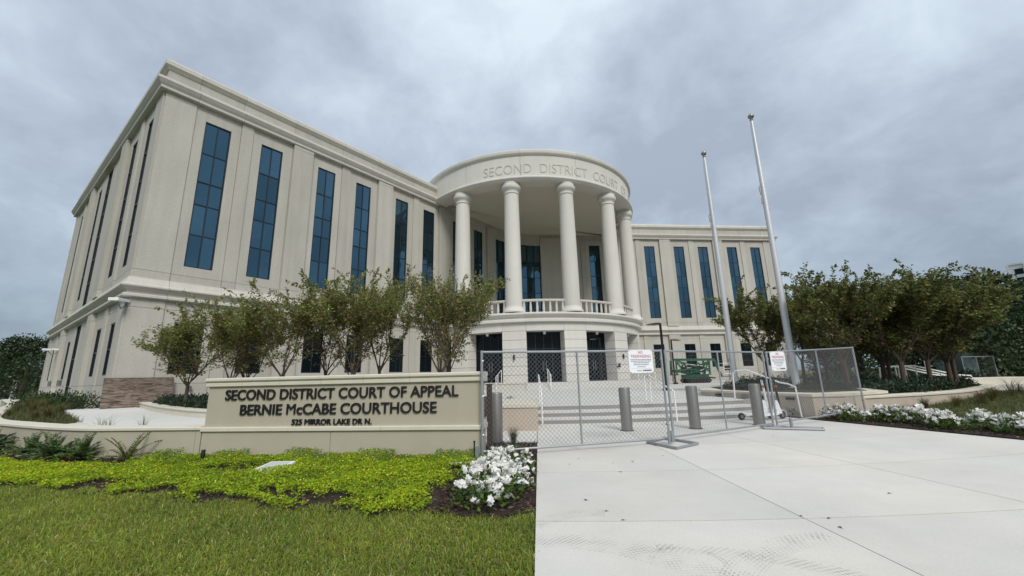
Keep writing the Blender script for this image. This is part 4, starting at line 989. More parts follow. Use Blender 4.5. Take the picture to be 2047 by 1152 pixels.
lp('jib', beam((17.95, 36.8, 2.42), (18.45, 36.8, 0.95), 0.15), 'green')
rl = random.Random(12)
for k in range(9):
    x = rl.uniform(14.5, 16.4); z = rl.uniform(1.1, 2.0); lp('brace', beam((x, 36.2 + 0.1 * (k % 3), z), (x + rl.uniform(0.4, 1.0), 36.2 + 0.1 * (k % 3), z + rl.uniform(-0.35, 0.5)), 0.08), 'green')
for k in range(5):
    x = rl.uniform(14.6, 16.6); lp('hose', MB().tube([(x, 36.1, 2.2), (x + 0.15, 36.05, 1.7), (x + 0.4, 36.08, 1.5), (x + 0.5, 36.1, 1.1)], 0.025, 6), 'rubber')
bk = MB()
for z in (1.2, 1.65, 2.1):
    for a, b in (((18.5, 36.4), (19.3, 36.4)), ((19.3, 36.4), (19.3, 37.2)), ((19.3, 37.2), (18.5, 37.2)), ((18.5, 37.2), (18.5, 36.4))): bk.tube([(*a, z), (*b, z)], 0.025, 6)
for q in ((18.5, 36.4), (19.3, 36.4), (19.3, 37.2), (18.5, 37.2)): bk.tube([(*q, 1.0), (*q, 2.1)], 0.025, 6)
lp('basket', bk, 'rail_white')
lp('basket_floor', MB().box(18.45, 19.35, 36.35, 37.25, 0.95, 1.0), 'rubber'); lp('control_box', MB().box(18.7, 19.1, 36.38, 36.6, 1.5, 1.9), 'rubber')
lp('tow_hitch', beam((17.1, 36.9, 0.95), (17.9, 36.9, 0.85), 0.12), 'rubber')

# ------------------------------------------------------------------ scooters
def scooter(F_, R_, stem, body, label):
    F_, R_ = Vector((*F_, 0.11)), Vector((*R_, 0.10)); d = (F_ - R_).normalized(); s_ = Vector((d.y, -d.x, 0))
    root = empty('kick_scooter', (*((F_ + R_) / 2).xy, 0), label, 'scooter', 'electric scooters by the steps')
    def wheel(c, r_):
        m = MB(); n = 18
        prof = [(r_ * 0.55, -0.03), (r_ * 0.9, -0.035), (r_, -0.018), (r_, 0.018), (r_ * 0.9, 0.035), (r_ * 0.55, 0.03)]
        k = len(prof)
        for i in range(n):
            t = 2 * math.pi * i / n; e = d * math.cos(t) + Vector((0, 0, 1)) * math.sin(t)
            m.v += [tuple(c + e * a + s_ * b) for a, b in prof]
        for i in range(n):
            i2 = (i + 1) % n
            for j in range(k - 1): m.f.append((i * k + j, i * k + j + 1, i2 * k + j + 1, i2 * k + j))
        w = link('wheel', m.mesh('wheel', M['rubber'], True), root)
        link('hub', MB().tube([c - s_ * 0.03, c + s_ * 0.03], r_ * 0.56, 14).mesh('hub', M['steel']), w)
    wheel(F_, 0.11); wheel(R_, 0.10)
    dk = MB(); prof = [(0.08, 0.10, 0.16), (0.25, 0.10, 0.17), (0.75, 0.10, 0.17), (0.88, 0.05, 0.26)]
    ln = (F_ - R_).length
    for t, w, z in prof:
        c = Vector((R_.x, R_.y, 0)) + d * (ln * t)
        dk.v += [tuple(c + s_ * w + Vector((0, 0, z - 0.05))), tuple(c - s_ * w + Vector((0, 0, z - 0.05))), tuple(c - s_ * w + Vector((0, 0, z))), tuple(c + s_ * w + Vector((0, 0, z)))]
    for i in range(3):
        for j in range(4): dk.f.append((i * 4 + j, i * 4 + (j + 1) % 4, i * 4 + 4 + (j + 1) % 4, i * 4 + 4 + j))
    dk.f += [(3, 2, 1, 0), (12, 13, 14, 15)]
    link('deck', dk.mesh('deck', M[body]), root)
    top = F_ - d * 0.13 + Vector((0, 0, 1.02)); sm = F_ - d * 0.05 + Vector((0, 0, 0.2))
    link('stem', MB().tube([F_ + Vector((0, 0, 0.02)), sm, top], [0.035, 0.036, 0.03], 10).mesh('stem', M[stem], True), root)
    hb = link('handlebar', MB().tube([top - s_ * 0.22 + Vector((0, 0, 0.03)), top, top + s_ * 0.22 + Vector((0, 0, 0.03))], 0.016, 8).mesh('handlebar', M['rubber'], True), root)
    for k in (-1, 1): link('brake_lever', MB().tube([top + s_ * 0.12 * k + d * 0.03, top + s_ * 0.2 * k + d * 0.06 - Vector((0, 0, 0.02))], 0.009, 6).mesh('brake_lever', M['rubber']), hb)
    link('display', MB().box(top.x - 0.04, top.x + 0.04, top.y - 0.04, top.y + 0.04, top.z + 0.0, top.z + 0.06).mesh('display', M['rubber']), root)
    q = F_ - d * 0.12 + Vector((0, 0, 0.82)); link('lamp', MB().tube([q, q + s_ * 0.05], 0.035, 10).mesh('lamp', M['red']), root)
    fd = MB(); n = 8
    for i in range(n + 1):
        t = R(-20) + R(150) * i / n; e = d * math.cos(t) + Vector((0, 0, 1)) * math.sin(t)
        fd.v += [tuple(F_ + e * 0.135 + s_ * 0.055), tuple(F_ + e * 0.135 - s_ * 0.055), tuple(F_ + e * 0.15 - s_ * 0.05), tuple(F_ + e * 0.15 + s_ * 0.05)]
    for i in range(n):
        for j in range(4): fd.f.append((i * 4 + j, i * 4 + (j + 1) % 4, i * 4 + 4 + (j + 1) % 4, i * 4 + 4 + j))
    fd.f += [(3, 2, 1, 0), (n * 4, n * 4 + 1, n * 4 + 2, n * 4 + 3)]
    link('front_mudguard', fd.mesh('front_mudguard', M[body], True), root)
    sh = MB(); c = F_ - d * 0.18
    sh.hexa([tuple(c + d * a + s_ * b + Vector((0, 0, z))) for z, k in ((0.05, 1.0), (0.42, 0.35)) for a, b in ((-0.14 * k, -0.07 * k), (0.12 * k, -0.07 * k), (0.12 * k, 0.07 * k), (-0.14 * k, 0.07 * k))])
    link('battery_cover', sh.mesh('battery_cover', M[body]), root)
scooter((7.85, 12.42), (6.86, 12.02), 'lamp_black', 'white', 'electric scooter with dark stem in front of the planter wall')
scooter((7.62, 12.62), (6.62, 12.36), 'white', 'white', 'electric scooter with white stem nearest the steps')

# small things in the planting
lid = empty('ground_box', (-3.97, 7.05, 0), 'pale utility box lid sunk in the ground cover', 'utility box')
m = MB().hexa([(-4.25, 6.86, 0.0), (-3.78, 6.80, 0.0), (-3.70, 7.22, 0.0), (-4.15, 7.30, 0.0), (-4.25, 6.86, 0.03), (-3.78, 6.80, 0.04), (-3.70, 7.22, 0.10), (-4.15, 7.30, 0.09)])
link('frame', m.mesh('frame', M['white']), lid)
m = MB().hexa([(-4.19, 6.90, 0.02), (-3.82, 6.86, 0.02), (-3.76, 7.17, 0.02), (-4.11, 7.24, 0.02), (-4.19, 6.90, 0.042), (-3.82, 6.86, 0.052), (-3.76, 7.17, 0.104), (-4.11, 7.24, 0.094)])
link('lid', m.mesh('lid', M['lamp_lens']), lid)
sl = empty('stake_light', (-5.85, 8.0, 0), 'small black stake light at the foot of the low wall left of the sign', 'light')
link('stake', MB().tube([(-5.85, 8.0, -0.05), (-5.85, 8.0, 0.08)], 0.012, 6).mesh('stake', M['lamp_black']), sl)
link('head', MB().lathe([(0.035, 0.05), (0.035, 0.19), (0.03, 0.2)], (-5.85, 8.0), 12).mesh('head', M['lamp_black'], True), sl)
sl2 = empty('stake', (-0.74, 7.62, 0), 'thin black stake in the ground cover at the right end of the sign', 'stake')
link('rod', MB().tube([(-0.74, 7.62, -0.02), (-0.74, 7.62, 0.27)], 0.014, 6).mesh('rod', M['lamp_black']), sl2)
link('cap', MB().lathe([(0.02, 0.27), (0.02, 0.29), (0.01, 0.295)], (-0.74, 7.62), 8).mesh('cap', M['lamp_black']), sl2)

# ------------------------------------------------------------------ vegetation helpers
def leaf_quads(pos, dirs, ln, wd, rg, droop=0.0):
    """rhombic leaves: pos (n,3), dirs (n,3) unit; ln, wd arrays"""
    n = len(pos); d = dirs / np.linalg.norm(dirs, axis=1, keepdims=True)
    r_ = rg.normal(size=(n, 3)); s = np.cross(d, r_); s /= np.linalg.norm(s, axis=1, keepdims=True) + 1e-9
    nn = np.cross(s, d)
    ln = ln[:, None]; wd = wd[:, None]
    V = np.stack([pos, pos + d * ln * 0.45 + s * wd * 0.5 + nn * wd * 0.15, pos + d * ln, pos + d * ln * 0.45 - s * wd * 0.5 + nn * wd * 0.15], 1)
    if droop: V[:, 2, 2] -= droop * ln[:, 0]
    F = np.arange(n * 4).reshape(n, 4)
    return V.reshape(-1, 3), F

def vary(base, n, rg, amt=0.22, rep=4, hue=0.12):
    b = np.asarray(base, float)
    b = np.broadcast_to(b, (n, 3)) if b.ndim == 1 else b
    k = np.exp(rg.normal(0, amt, (n, 1))); h = np.exp(rg.normal(0, hue, (n, 3)))
    return np.repeat(np.clip(b * k * h, 0.002, 0.9), rep, 0)

def tree_proto(seed, H, W, trunk_h, r0=0.075, leaf=0.082, per_twig=26, brown=0.45, dens=1.0, sprigs=10, lum=1.0):
    """vase shaped small street tree grown from a trunk; returns meshes (trunk, branches, crown)"""
    rg = np.random.default_rng(seed); rr = random.Random(seed)
    tk = MB(); br = MB(); twigs = []
    top = Vector((rr.uniform(-0.06, 0.06), rr.uniform(-0.06, 0.06), trunk_h))
    tk.tube([(0, 0, -0.15), (0, 0, 0.05), (top.x * 0.4, top.y * 0.4, trunk_h * 0.5), top], [r0 * 1.35, r0 * 1.05, r0 * 0.9, r0 * 0.85], 9)
    def grow(p, d, L, r_, lev, maxl):
        pts = [p]; q = p.copy(); dd = d.copy(); n = 4
        for i in range(n):
            dd = (dd + Vector((rr.gauss(0, 0.10), rr.gauss(0, 0.10), 0.05))).normalized(); q = q + dd * (L / n); pts.append(q.copy())
        br.tube(pts, [r_ * (1 - 0.45 * i / n) for i in range(n + 1)], 5 if lev < 2 else 3, False)
        if lev == maxl:
            twigs.append((pts, dd)); return
        if lev >= 1 and rr.random() < 0.9: twigs.append((pts[1:], dd))
        if lev == 0:
            for q_ in pts[2:]:
                e_ = Vector((rr.gauss(0, 1), rr.gauss(0, 1), rr.uniform(-0.1, 0.6))).normalized(); sub = [q_ + e_ * (0.13 * w_) + Vector((0, 0, 0.02 * w_)) for w_ in range(5)]
                br.tube(sub, [0.007, 0.006, 0.005, 0.004, 0.002], 3, False); twigs.append((sub, e_))
        k = rr.choice((3, 3, 4)) if lev < 2 else rr.choice((2, 3))
        for j in range(k):
            a = rr.uniform(0, 2 * math.pi); sp_ = rr.uniform(0.25, 0.6)
            o = dd.orthogonal().normalized(); o.rotate(Matrix.Rotation(a, 3, dd))
            nd = (dd + o * sp_); out = Vector((nd.x, nd.y, 0)); nd = (nd + out * 0.12 + Vector((0, 0, 0.10))).normalized()
            grow(pts[-1] if j < 2 else pts[-2], nd, L * rr.uniform(0.62, 0.85), r_ * 0.55, lev + 1, maxl)
    n1 = rr.choice((6, 7))
    for j in range(n1):
        a = 2 * math.pi * (j + rr.uniform(-0.3, 0.3)) / n1; t = rr.uniform(0.45, 1.0) * (W / H) * 1.25
        d = Vector((math.cos(a) * t, math.sin(a) * t, 1)).normalized()
        grow(top - Vector((0, 0, rr.uniform(0, 0.25))), d, (H - trunk_h) * 0.34, r0 * 0.40, 0, 3)
    # leaves
    P = []; D = []; S = []
    zt = max(p.z for t in twigs for p in t[0])
    for pts, dd in twigs:
        n = int(per_twig * dens * rr.uniform(0.5, 1.5))
        for i in range(n):
            f = rr.uniform(0.05, 1.12) * (len(pts) - 1); k = min(int(f), len(pts) - 2); fr = f - k
            p = pts[k] + (pts[k + 1] - pts[k]) * fr
            P.append((p.x + rr.gauss(0, 0.05), p.y + rr.gauss(0, 0.05), p.z + rr.gauss(0, 0.05)))
            D.append((dd.x * 0.4 + rr.gauss(0, 0.6), dd.y * 0.4 + rr.gauss(0, 0.6), dd.z * 0.2 + rr.gauss(-0.15, 0.45))); S.append(1.0)
    # long loose shoots sticking out of the crown
    outer = sorted(twigs, key=lambda t: -(t[0][-1].z + 0.8 * math.hypot(t[0][-1].x, t[0][-1].y)))
    for pts, dd in outer[:sprigs * 3:3]:
        p = pts[-1]; d = (dd + Vector((rr.gauss(0, 0.3), rr.gauss(0, 0.3), 0.1))).normalized(); L = rr.uniform(0.35, 0.8); q = [p]
        for i in range(6):
            d = (d + Vector((d.x * 0.1, d.y * 0.1, -0.10))).normalized(); q.append(q[-1] + d * L / 6)
        br.tube(q, [0.008 - 0.001 * i for i in range(7)], 3, False)
        for i in range(34):
            f = rr.uniform(0.3, 6); k = min(int(f), 5); c = q[k] + (q[k + 1] - q[k]) * (f - k); o = d.orthogonal(); o.rotate(Matrix.Rotation(rr.choice((0, math.pi)) + rr.gauss(0, 0.4), 3, d))
            P.append(tuple(c)); D.append(tuple(d * 0.6 + o * 0.8 + Vector((0, 0, -0.2)))); S.append(1.15)
    P = np.array(P); D = np.array(D); S = np.array(S); n = len(P)
    ln = leaf * rg.uniform(0.7, 1.3, n) * S; V, F = leaf_quads(P, D, ln, ln * 0.5, rg)
    rad = np.hypot(P[:, 0], P[:, 1]) / (W * 0.5); hh = (P[:, 2] - trunk_h) / (zt - trunk_h)
    outness = np.clip(0.55 * rad + 0.6 * hh, 0, 1.2)
    pb = np.clip(brown * (1.35 - outness * 1.15), 0.03, 0.9)
    isb = rg.random(n) < pb
    g = np.array([0.108, 0.122, 0.032]); g2 = np.array([0.17, 0.195, 0.045]); b1 = np.array([0.14, 0.098, 0.054])
    base = np.where(isb[:, None], b1, np.where(rg.random(n)[:, None] < 0.3, g2, g))
    yl = rg.random(n) < 0.015; base[yl] = (0.25, 0.20, 0.03); base = base * lum
    return tk.mesh('trunk', M['bark'], True, fix=False), br.mesh('branches', M['bark'], True, fix=False), np_mesh('crown', V, F, M['leaf'], vary(base, n, rg, 0.28))

def tree_thing(protos, i, x, y, z, rot, sc, label, group, cat='tree', name='young_tree'):
    root = empty(name, (x, y, z), label, cat, group); root.rotation_euler = (0, 0, rot); root.scale = (sc[0], sc[0], sc[1])
    for nm, me in zip(('trunk', 'branches', 'crown'), protos[i]):
        o = bpy.data.objects.new(nm, me); COL.objects.link(o); o.parent = root
    return root

small = [tree_proto(s, H, W, th, r0, per_twig=pt, brown=bw, sprigs=sg, lum=1.4) for s, H, W, th, r0, pt, bw, sg in
         ((11, 3.9, 2.7, 1.0, 0.055, 33, 0.36, 14), (12, 4.3, 2.7, 1.0, 0.055, 31, 0.5, 14), (13, 4.1, 3.0, 1.05, 0.06, 33, 0.42, 16), (14, 5.0, 3.4, 0.95, 0.085, 32, 0.5, 20))]
LT = [(-11.46, 14.5, 0, 0.3, (0.98, 0.86), 'small tree at the left end of the row, before the first ground floor window'),
      (-9.25, 13.5, 2, 1.2, (0.86, 0.93), 'slim tree behind the sign, second of the row from the left'),
      (-10.02, 15.5, 1, 2.2, (0.9, 0.95), 'thin tree standing farther back behind the second tree of the row'),
      (-7.66, 13.6, 2, 3.4, (0.9, 1.05), 'rounded tree behind the sign above the word DISTRICT'),
      (-6.98, 15.2, 1, 4.1, (1.0, 1.10), 'tall thin tree in the middle of the row, set back towards the wall'),
      (-5.45, 13.8, 1, 5.2, (0.92, 1.06), 'reddish brown leaved tree behind the sign above the word COURT'),
      (-5.04, 15.5, 2, 0.8, (0.95, 1.25), 'slender high tree left of the big bushy tree, set back from the sign'),
      (-2.35, 13.0, 3, 2.5, (0.80, 0.98), 'biggest bushy tree at the right end of the row behind the sign'),
      (-2.35, 14.7, 0, 1.6, (0.9, 1.18), 'tree right behind the biggest bushy tree beside the portico')]
for x, y, i, rot, sc, lb in LT: tree_thing(small, i, x, y, 0.6, rot, (sc[0] * 1.13, sc[1]), lb, 'young trees behind the sign')

big = [tree_proto(s, H, W, th, r0, per_twig=pt, brown=bw, sprigs=sg, leaf=0.112, lum=1.05) for s, H, W, th, r0, pt, bw, sg in
       ((21, 4.9, 3.6, 1.3, 0.085, 56, 0.28, 14), (22, 5.0, 3.9, 1.25, 0.09, 58, 0.34, 14), (23, 4.6, 3.8, 1.2, 0.08, 56, 0.26, 16))]
RTREES = [(11.9, 19.3, 0, 0.2, (1.02, 1.02), 'leafy tree left of the taller flagpole, in front of the right wing'),
          (16.09, 23.0, 1, 1.1, (1.0, 1.15), 'tree far back in the grove just right of the taller flagpole'),
          (17.3, 23.6, 2, 2.3, (1.0, 1.15), 'tree at the rear of the grove in front of the end of the right wing'),
          (15.4, 20.4, 0, 3.3, (1.0, 1.1), 'middle distance tree of the grove left of the thick reddish trunk'),
          (12.45, 15.5, 1, 4.0, (0.95, 1.0), 'thick reddish trunked tree at the front left of the grove behind the fence end'),
          (14.22, 17.2, 2, 5.1, (1.05, 1.0), 'tree just right of the fence end in the second rank of the grove'),
          (16.2, 18.2, 1, 0.6, (1.05, 0.98), 'tree in the middle of the grove, second rank'),
          (18.3, 20.2, 0, 1.9, (1.08, 1.0), 'tree in front of the left end of the white ramp railing'),
          (14.6, 15.6, 0, 2.9, (1.04, 0.96), 'stout dark tree at the front of the grove behind the curved wall'),
          (16.1, 16.1, 2, 3.8, (1.05, 1.0), 'tree in the front rank crossing the white ramp railing'),
          (17.2, 16.4, 1, 4.9, (1.0, 0.98), 'leaning tree at the right of the front rank'),
          (18.6, 17.5, 2, 5.8, (1.0, 0.96), 'rightmost slim tree inside the curved wall'),
          (20.6, 19.4, 0, 0.9, (1.05, 0.92), 'tree at the right end of the grove beside the dark oaks')]
for x, y, i, rot, sc, lb in RTREES: tree_thing(big, i, x, y, 0.48, rot, sc, lb, 'young trees in the right hand grove', name='grove_tree')

def oak_proto(seed, H, W, n=12000, leaf=0.28, col=(0.030, 0.052, 0.016)):
    """broad dark evergreen: a trunk with limbs and clumps of leaves"""
    rg = np.random.default_rng(seed); rr = random.Random(seed); tk = MB(); br = MB()
    tk.tube([(0, 0, -0.3), (0.05, 0, H * 0.16), (0.1, 0.05, H * 0.34)], [0.38, 0.28, 0.22], 9)
    cl = []
    for j in range(34):
        a = rr.uniform(0, 2 * math.pi); e = rr.uniform(-0.15, 1.0); rd = math.sqrt(max(0, 1 - max(0, e) ** 2)) * rr.uniform(0.45, 1.0)
        c = Vector((math.cos(a) * rd * W / 2, math.sin(a) * rd * W / 2, H * (0.26 + 0.62 * max(e, -0.25)))); cl.append((c, rr.uniform(0.13, 0.24) * W))
        if j < 12: br.tube([(0.1, 0.05, H * 0.32), tuple(Vector((0.1, 0.05, H * 0.32)).lerp(c, 0.55) + Vector((0, 0, 0.3))), tuple(c)], [0.15, 0.08, 0.03], 5, False)
    idx = rg.integers(0, len(cl), n); C = np.array([tuple(c) for c, _ in cl])[idx]; Rr = np.array([r_ for _, r_ in cl])[idx]
    v = rg.normal(size=(n, 3)); v /= np.linalg.norm(v, axis=1, keepdims=True); P = C + v * (Rr * rg.uniform(0.45, 1.08, n) ** 0.6)[:, None] * np.array([1, 1, 0.75])
    D = v + rg.normal(0, 0.7, (n, 3)); ln = leaf * rg.uniform(0.6, 1.4, n)
    V, F = leaf_quads(P, D, ln, ln * 0.6, rg)
    kk = np.exp(rg.normal(0, 0.22, len(cl)))[idx][:, None]
    return tk.mesh('trunk', M['bark'], True, fix=False), br.mesh('branches', M['bark'], True, fix=False), np_mesh('crown', V, F, M['leaf_dark'], vary(np.array(col)[None] * kk, n, rg, 0.25))
oaks = [oak_proto(31, 7.6, 9.0), oak_proto(32, 8.2, 10.0), oak_proto(33, 7.0, 8.5)]
for x, y, i, rot, s, lb in ((30.5, 29.5, 0, 0.3, 0.92, 'dark evergreen tree just behind the grove and the far site fence'), (37.5, 32.5, 1, 1.5, 0.98, 'dark evergreen tree at the right edge below the white tower'),
                            (44.0, 36.0, 2, 2.6, 1.12, 'dark evergreen tree at the far right edge of the view'), (34.5, 41, 2, 0.9, 1.1, 'dark evergreen tree set far back behind the right hand grove'),
                            (49.5, 33.0, 0, 4.1, 1.0, 'dark evergreen tree outermost on the right')):
    tree_thing(oaks, i, x, y, 0.3, rot, (s, s), lb, 'dark evergreens on the right', name='evergreen_tree')
for x, y, i, rot, s, lb in ((-46.5, 39, 1, 0.5, 0.72, 'dark bushy tree touching the far end of the courthouse on the left'), (-51.5, 42, 0, 2.2, 0.66, 'dark round tree second from the courthouse on the far left'),
                            (-56.5, 42, 2, 3.9, 0.60, 'dark tree at the left edge of the view'), (-62.0, 44, 1, 3.0, 0.62, 'dark tree beyond the left edge tree')):
    tree_thing(oaks, i, x, y, 0.2, rot, (s, s), lb, 'dark trees on the far left', name='bushy_tree')

# shrubs
def shrub_proto(seed, h, w, n, leaf, col, amt=0.3):
    rg = np.random.default_rng(seed); v = rg.normal(size=(n, 3)); v[:, 2] = np.abs(v[:, 2]); v /= np.linalg.norm(v, axis=1, keepdims=True)
    rad = rg.uniform(0.3, 1.05, n) ** 0.6
    lump = 1 + 0.22 * np.sin(5 * np.arctan2(v[:, 1], v[:, 0]) + seed) * v[:, 2]
    P = v * (rad * lump)[:, None] * np.array([w / 2, w / 2, h]); D = v + rg.normal(0, 0.5, (n, 3)); D[:, 2] += 0.3
    ln = leaf * rg.uniform(0.6, 1.4, n); V, F = leaf_quads(P, D, ln, ln * 0.55, rg)
    return np_mesh('foliage', V, F, M['leaf_dark'], vary(col, n, rg, amt))
def stems_mesh(seed, h, w, n=7):
    rr = random.Random(seed); m = MB()
    for k in range(n):
        a = rr.uniform(0, 6.28); m.tube([(0, 0, -0.05), (math.cos(a) * w * 0.18, math.sin(a) * w * 0.18, h * 0.45), (math.cos(a) * w * 0.34, math.sin(a) * w * 0.34, h * 0.85)], [0.012, 0.009, 0.004], 4, False)
    return m.mesh('stems', M['bark'], fix=False)
sh_dark = [(shrub_proto(41 + k, 0.42, 0.85, 420, 0.075, (0.022, 0.045, 0.022)), stems_mesh(k, 0.42, 0.85)) for k in range(3)]
def shrub_thing(protos, i, x, y, z, s, rot, label, group, name='shrub', cat='shrub'):
    root = empty(name, (x, y, z), label, cat, group); root.rotation_euler = (0, 0, rot); root.scale = (s, s, s)
    for nm, me in zip(('foliage', 'stems'), protos[i]):
        o = bpy.data.objects.new(nm, me); COL.objects.link(o); o.parent = root
    return root
def in_poly(x, y, poly):
    c = False; n = len(poly)
    for i in range(n):
        (x1, y1), (x2, y2) = poly[i], poly[i - 1]
        if (y1 > y) != (y2 > y) and x < (x2 - x1) * (y - y1) / (y2 - y1) + x1: c = not c
    return c
rs = random.Random(5)
gbed = [(9.9, 12.75), (11.6, 13.3), (13.3, 13.8), (15.4, 14.9), (18.2, 16.8), (20.0, 18.2), (20.5, 18.9), (20.2, 19.5), (15.5, 18.9), (13.2, 18.4), (12.9, 15.2), (11.8, 13.6)]
x = 9.6
while x < 21:
    y = 12.6
    while y < 19.8:
        px_, py_ = x + rs.uniform(-0.15, 0.15), y + rs.uniform(-0.15, 0.15)
        if in_poly(px_, py_, gbed): shrub_thing(sh_dark, rs.randrange(3), px_, py_, 0.49, rs.uniform(0.8, 1.15), rs.uniform(0, 6), 'low dark green shrub among the trees inside the curved garden wall', 'dark shrubs inside the garden wall')
        y += 0.62
    x += 0.62
pbed = [(9.6, 13.3), (11.2, 13.8), (12.0, 15.2), (11.9, 19.6), (9.5, 19.2), (8.6, 16.8), (8.9, 14.4)]
x = 8.5
while x < 12.2:
    y = 13.2
    while y < 19.6:
        px_, py_ = x + rs.uniform(-0.12, 0.12), y + rs.uniform(-0.12, 0.12)
        if in_poly(px_, py_, pbed) and math.hypot(px_ - 11.13, py_ - 16.42) > 0.55 and math.hypot(px_ - 10.08, py_ - 18.93) > 0.5 and rs.random() < 0.75:
            shrub_thing(sh_dark, rs.randrange(3), px_, py_, 0.69, rs.uniform(0.45, 0.75), rs.uniform(0, 6), 'small dark shrub in the planter round the flagpoles', 'small shrubs in the flagpole planter')
        y += 0.6
    x += 0.6
# low hedge in front of the right wing behind the grove
for k in range(20):
    shrub_thing(sh_dark, k % 3, 14.2 + 0.75 * k, 25.8 + rs.uniform(-0.2, 0.2), PZ - 0.02, rs.uniform(1.3, 1.8), rs.uniform(0, 6), 'dark shrub in the low hedge behind the right hand grove', 'hedge behind the grove')
# shrubs in the bed behind the sign
kb = [(-16.2, 18.7), (-13.3, 16.0), (-10.4, 13.5), (-8.5, 12.15), (-6.5, 11.3), (-4.6, 11.0)]
for i in range(len(kb) - 1):
    a, b = Vector(kb[i]), Vector(kb[i + 1]); n = max(2, int((b - a).length / 0.6)); nn = Vector((-(b - a).y, (b - a).x)).normalized()
    for k in range(n):
        for row in (0, 1, 2):
            p = a + (b - a) * (k / n) + nn * (0.15 + 0.6 * row + rs.uniform(-0.08, 0.08)) * 1.0
            if i == 0 and (k < 2 or (row > 0 and k < 3)): continue
            shrub_thing(sh_dark, rs.randrange(3), p.x, p.y, 0.60, rs.uniform(0.7, 1.0), rs.uniform(0, 6), 'low dark green shrub under the trees behind the sign', 'dark shrubs behind the sign')
# hedge on the left along the end wall
hedge = [(shrub_proto(51 + k, 0.75, 1.3, 650, 0.10, (0.030, 0.058, 0.016)), stems_mesh(60 + k, 0.75, 1.3)) for k in range(2)]
for k, (x, y) in enumerate([(-19.0, 18.3), (-19.9, 18.2), (-20.2, 18.9), (-21.0, 19.3), (-21.9, 19.9), (-22.8, 20.6), (-23.8, 21.3), (-24.8, 22.1), (-26.0, 23.0), (-27.2, 23.9), (-20.6, 18.0), (-21.8, 18.9), (-23.2, 19.9)]):
    shrub_thing(hedge, k % 2, x, y, 0.40, rs.uniform(0.8, 1.1), rs.uniform(0, 6), 'bushy green shrub of the hedge along the left end wall', 'hedge along the left end wall', 'hedge_shrub')
for k, (x, y) in enumerate([(33.5, 26.5), (35.2, 26.2), (37.0, 26.4), (38.8, 26.0), (40.6, 26.5), (34.6, 28), (36.5, 28.1), (38.4, 28)]):
    shrub_thing(hedge, k % 2, x, y, 0.38, rs.uniform(1.3, 1.7), rs.uniform(0, 6), 'large dark shrub at the right edge beyond the garden wall', 'shrubs beyond the garden wall', 'hedge_shrub')
shrub_thing(sh_dark, 0, -0.15, 14.75, PZ, 0.55, 0.4, 'small dark plant behind the square block at the left of the steps', None, 'small_plant', 'plant')

# coontie palms at the foot of the retaining wall
def frond_mesh(seed, n_fr, L, col):
    rg = np.random.default_rng(seed); rr = random.Random(seed); P = []; D = []; LN = []; m = MB()
    for k in range(n_fr):
        a = rr.uniform(0, 6.28); e = rr.uniform(0.35, 1.35); d = Vector((math.cos(a) * math.cos(e), math.sin(a) * math.cos(e), math.sin(e))); q = [Vector((0, 0, 0))]
        l_ = L * rr.uniform(0.75, 1.15)
        for i in range(8): d = (d + Vector((0, 0, -0.10))).normalized(); q.append(q[-1] + d * l_ / 8)
        m.tube(q, [0.006] * 8 + [0.003], 3, False)
        for i in range(1, 9):
            for h in (0, 0.5):
                for sgn in (-1, 1):
                    p = q[i - 1].lerp(q[i], h); dd = (q[i] - q[i - 1]).normalized(); s = dd.cross(Vector((0, 0, 1))); s = s.normalized() if s.length > 0.05 else Vector((1, 0, 0))
                    P.append(tuple(p)); D.append(tuple(dd * 0.8 + s * sgn * 0.9 + Vector((0, 0, 0.25)))); LN.append(0.13 * (1 - 0.45 * i / 9))
    LN = np.array(LN); V, F = leaf_quads(np.array(P), np.array(D), LN, LN * 0.26, rg)
    return np_mesh('fronds', V, F, M['leaf_dark'], vary(col, len(P), rg, 0.3)), m.mesh('stalks', M['leaf_stalk'], fix=False)
M['leaf_stalk'] = mat_mottled('frond_stalk', (0.06, 0.08, 0.025), rough=0.7, bump=0)
palms = [frond_mesh(61, 36, 0.60, (0.05, 0.095, 0.022)), frond_mesh(62, 30, 0.56, (0.065, 0.115, 0.028)), frond_mesh(63, 13, 0.66, (0.13, 0.155, 0.045))]
for x, y, i, s, lb in ((-12.3, 9.9, 0, 1.25, 'dark green coontie palm at the left edge below the retaining wall'), (-10.5, 9.2, 1, 0.95, 'low spreading coontie palm second from the left below the retaining wall'),
                       (-9.5, 8.75, 0, 1.1, 'full dark coontie palm in the middle of the row below the retaining wall'), (-8.75, 8.6, 1, 1.0, 'green coontie palm fourth in the row below the retaining wall'),
                       (-7.55, 8.3, 2, 0.95, 'sparse yellowish coontie palm at the right end of the row')):
    root = empty('coontie_palm', (x, y, 0.02), lb, 'palm', 'coontie palms below the retaining wall'); root.scale = (s, s, s * 0.82)
    for nm, me in zip(('fronds', 'stalks'), palms[i]):
        o = bpy.data.objects.new(nm, me); COL.objects.link(o); o.parent = root

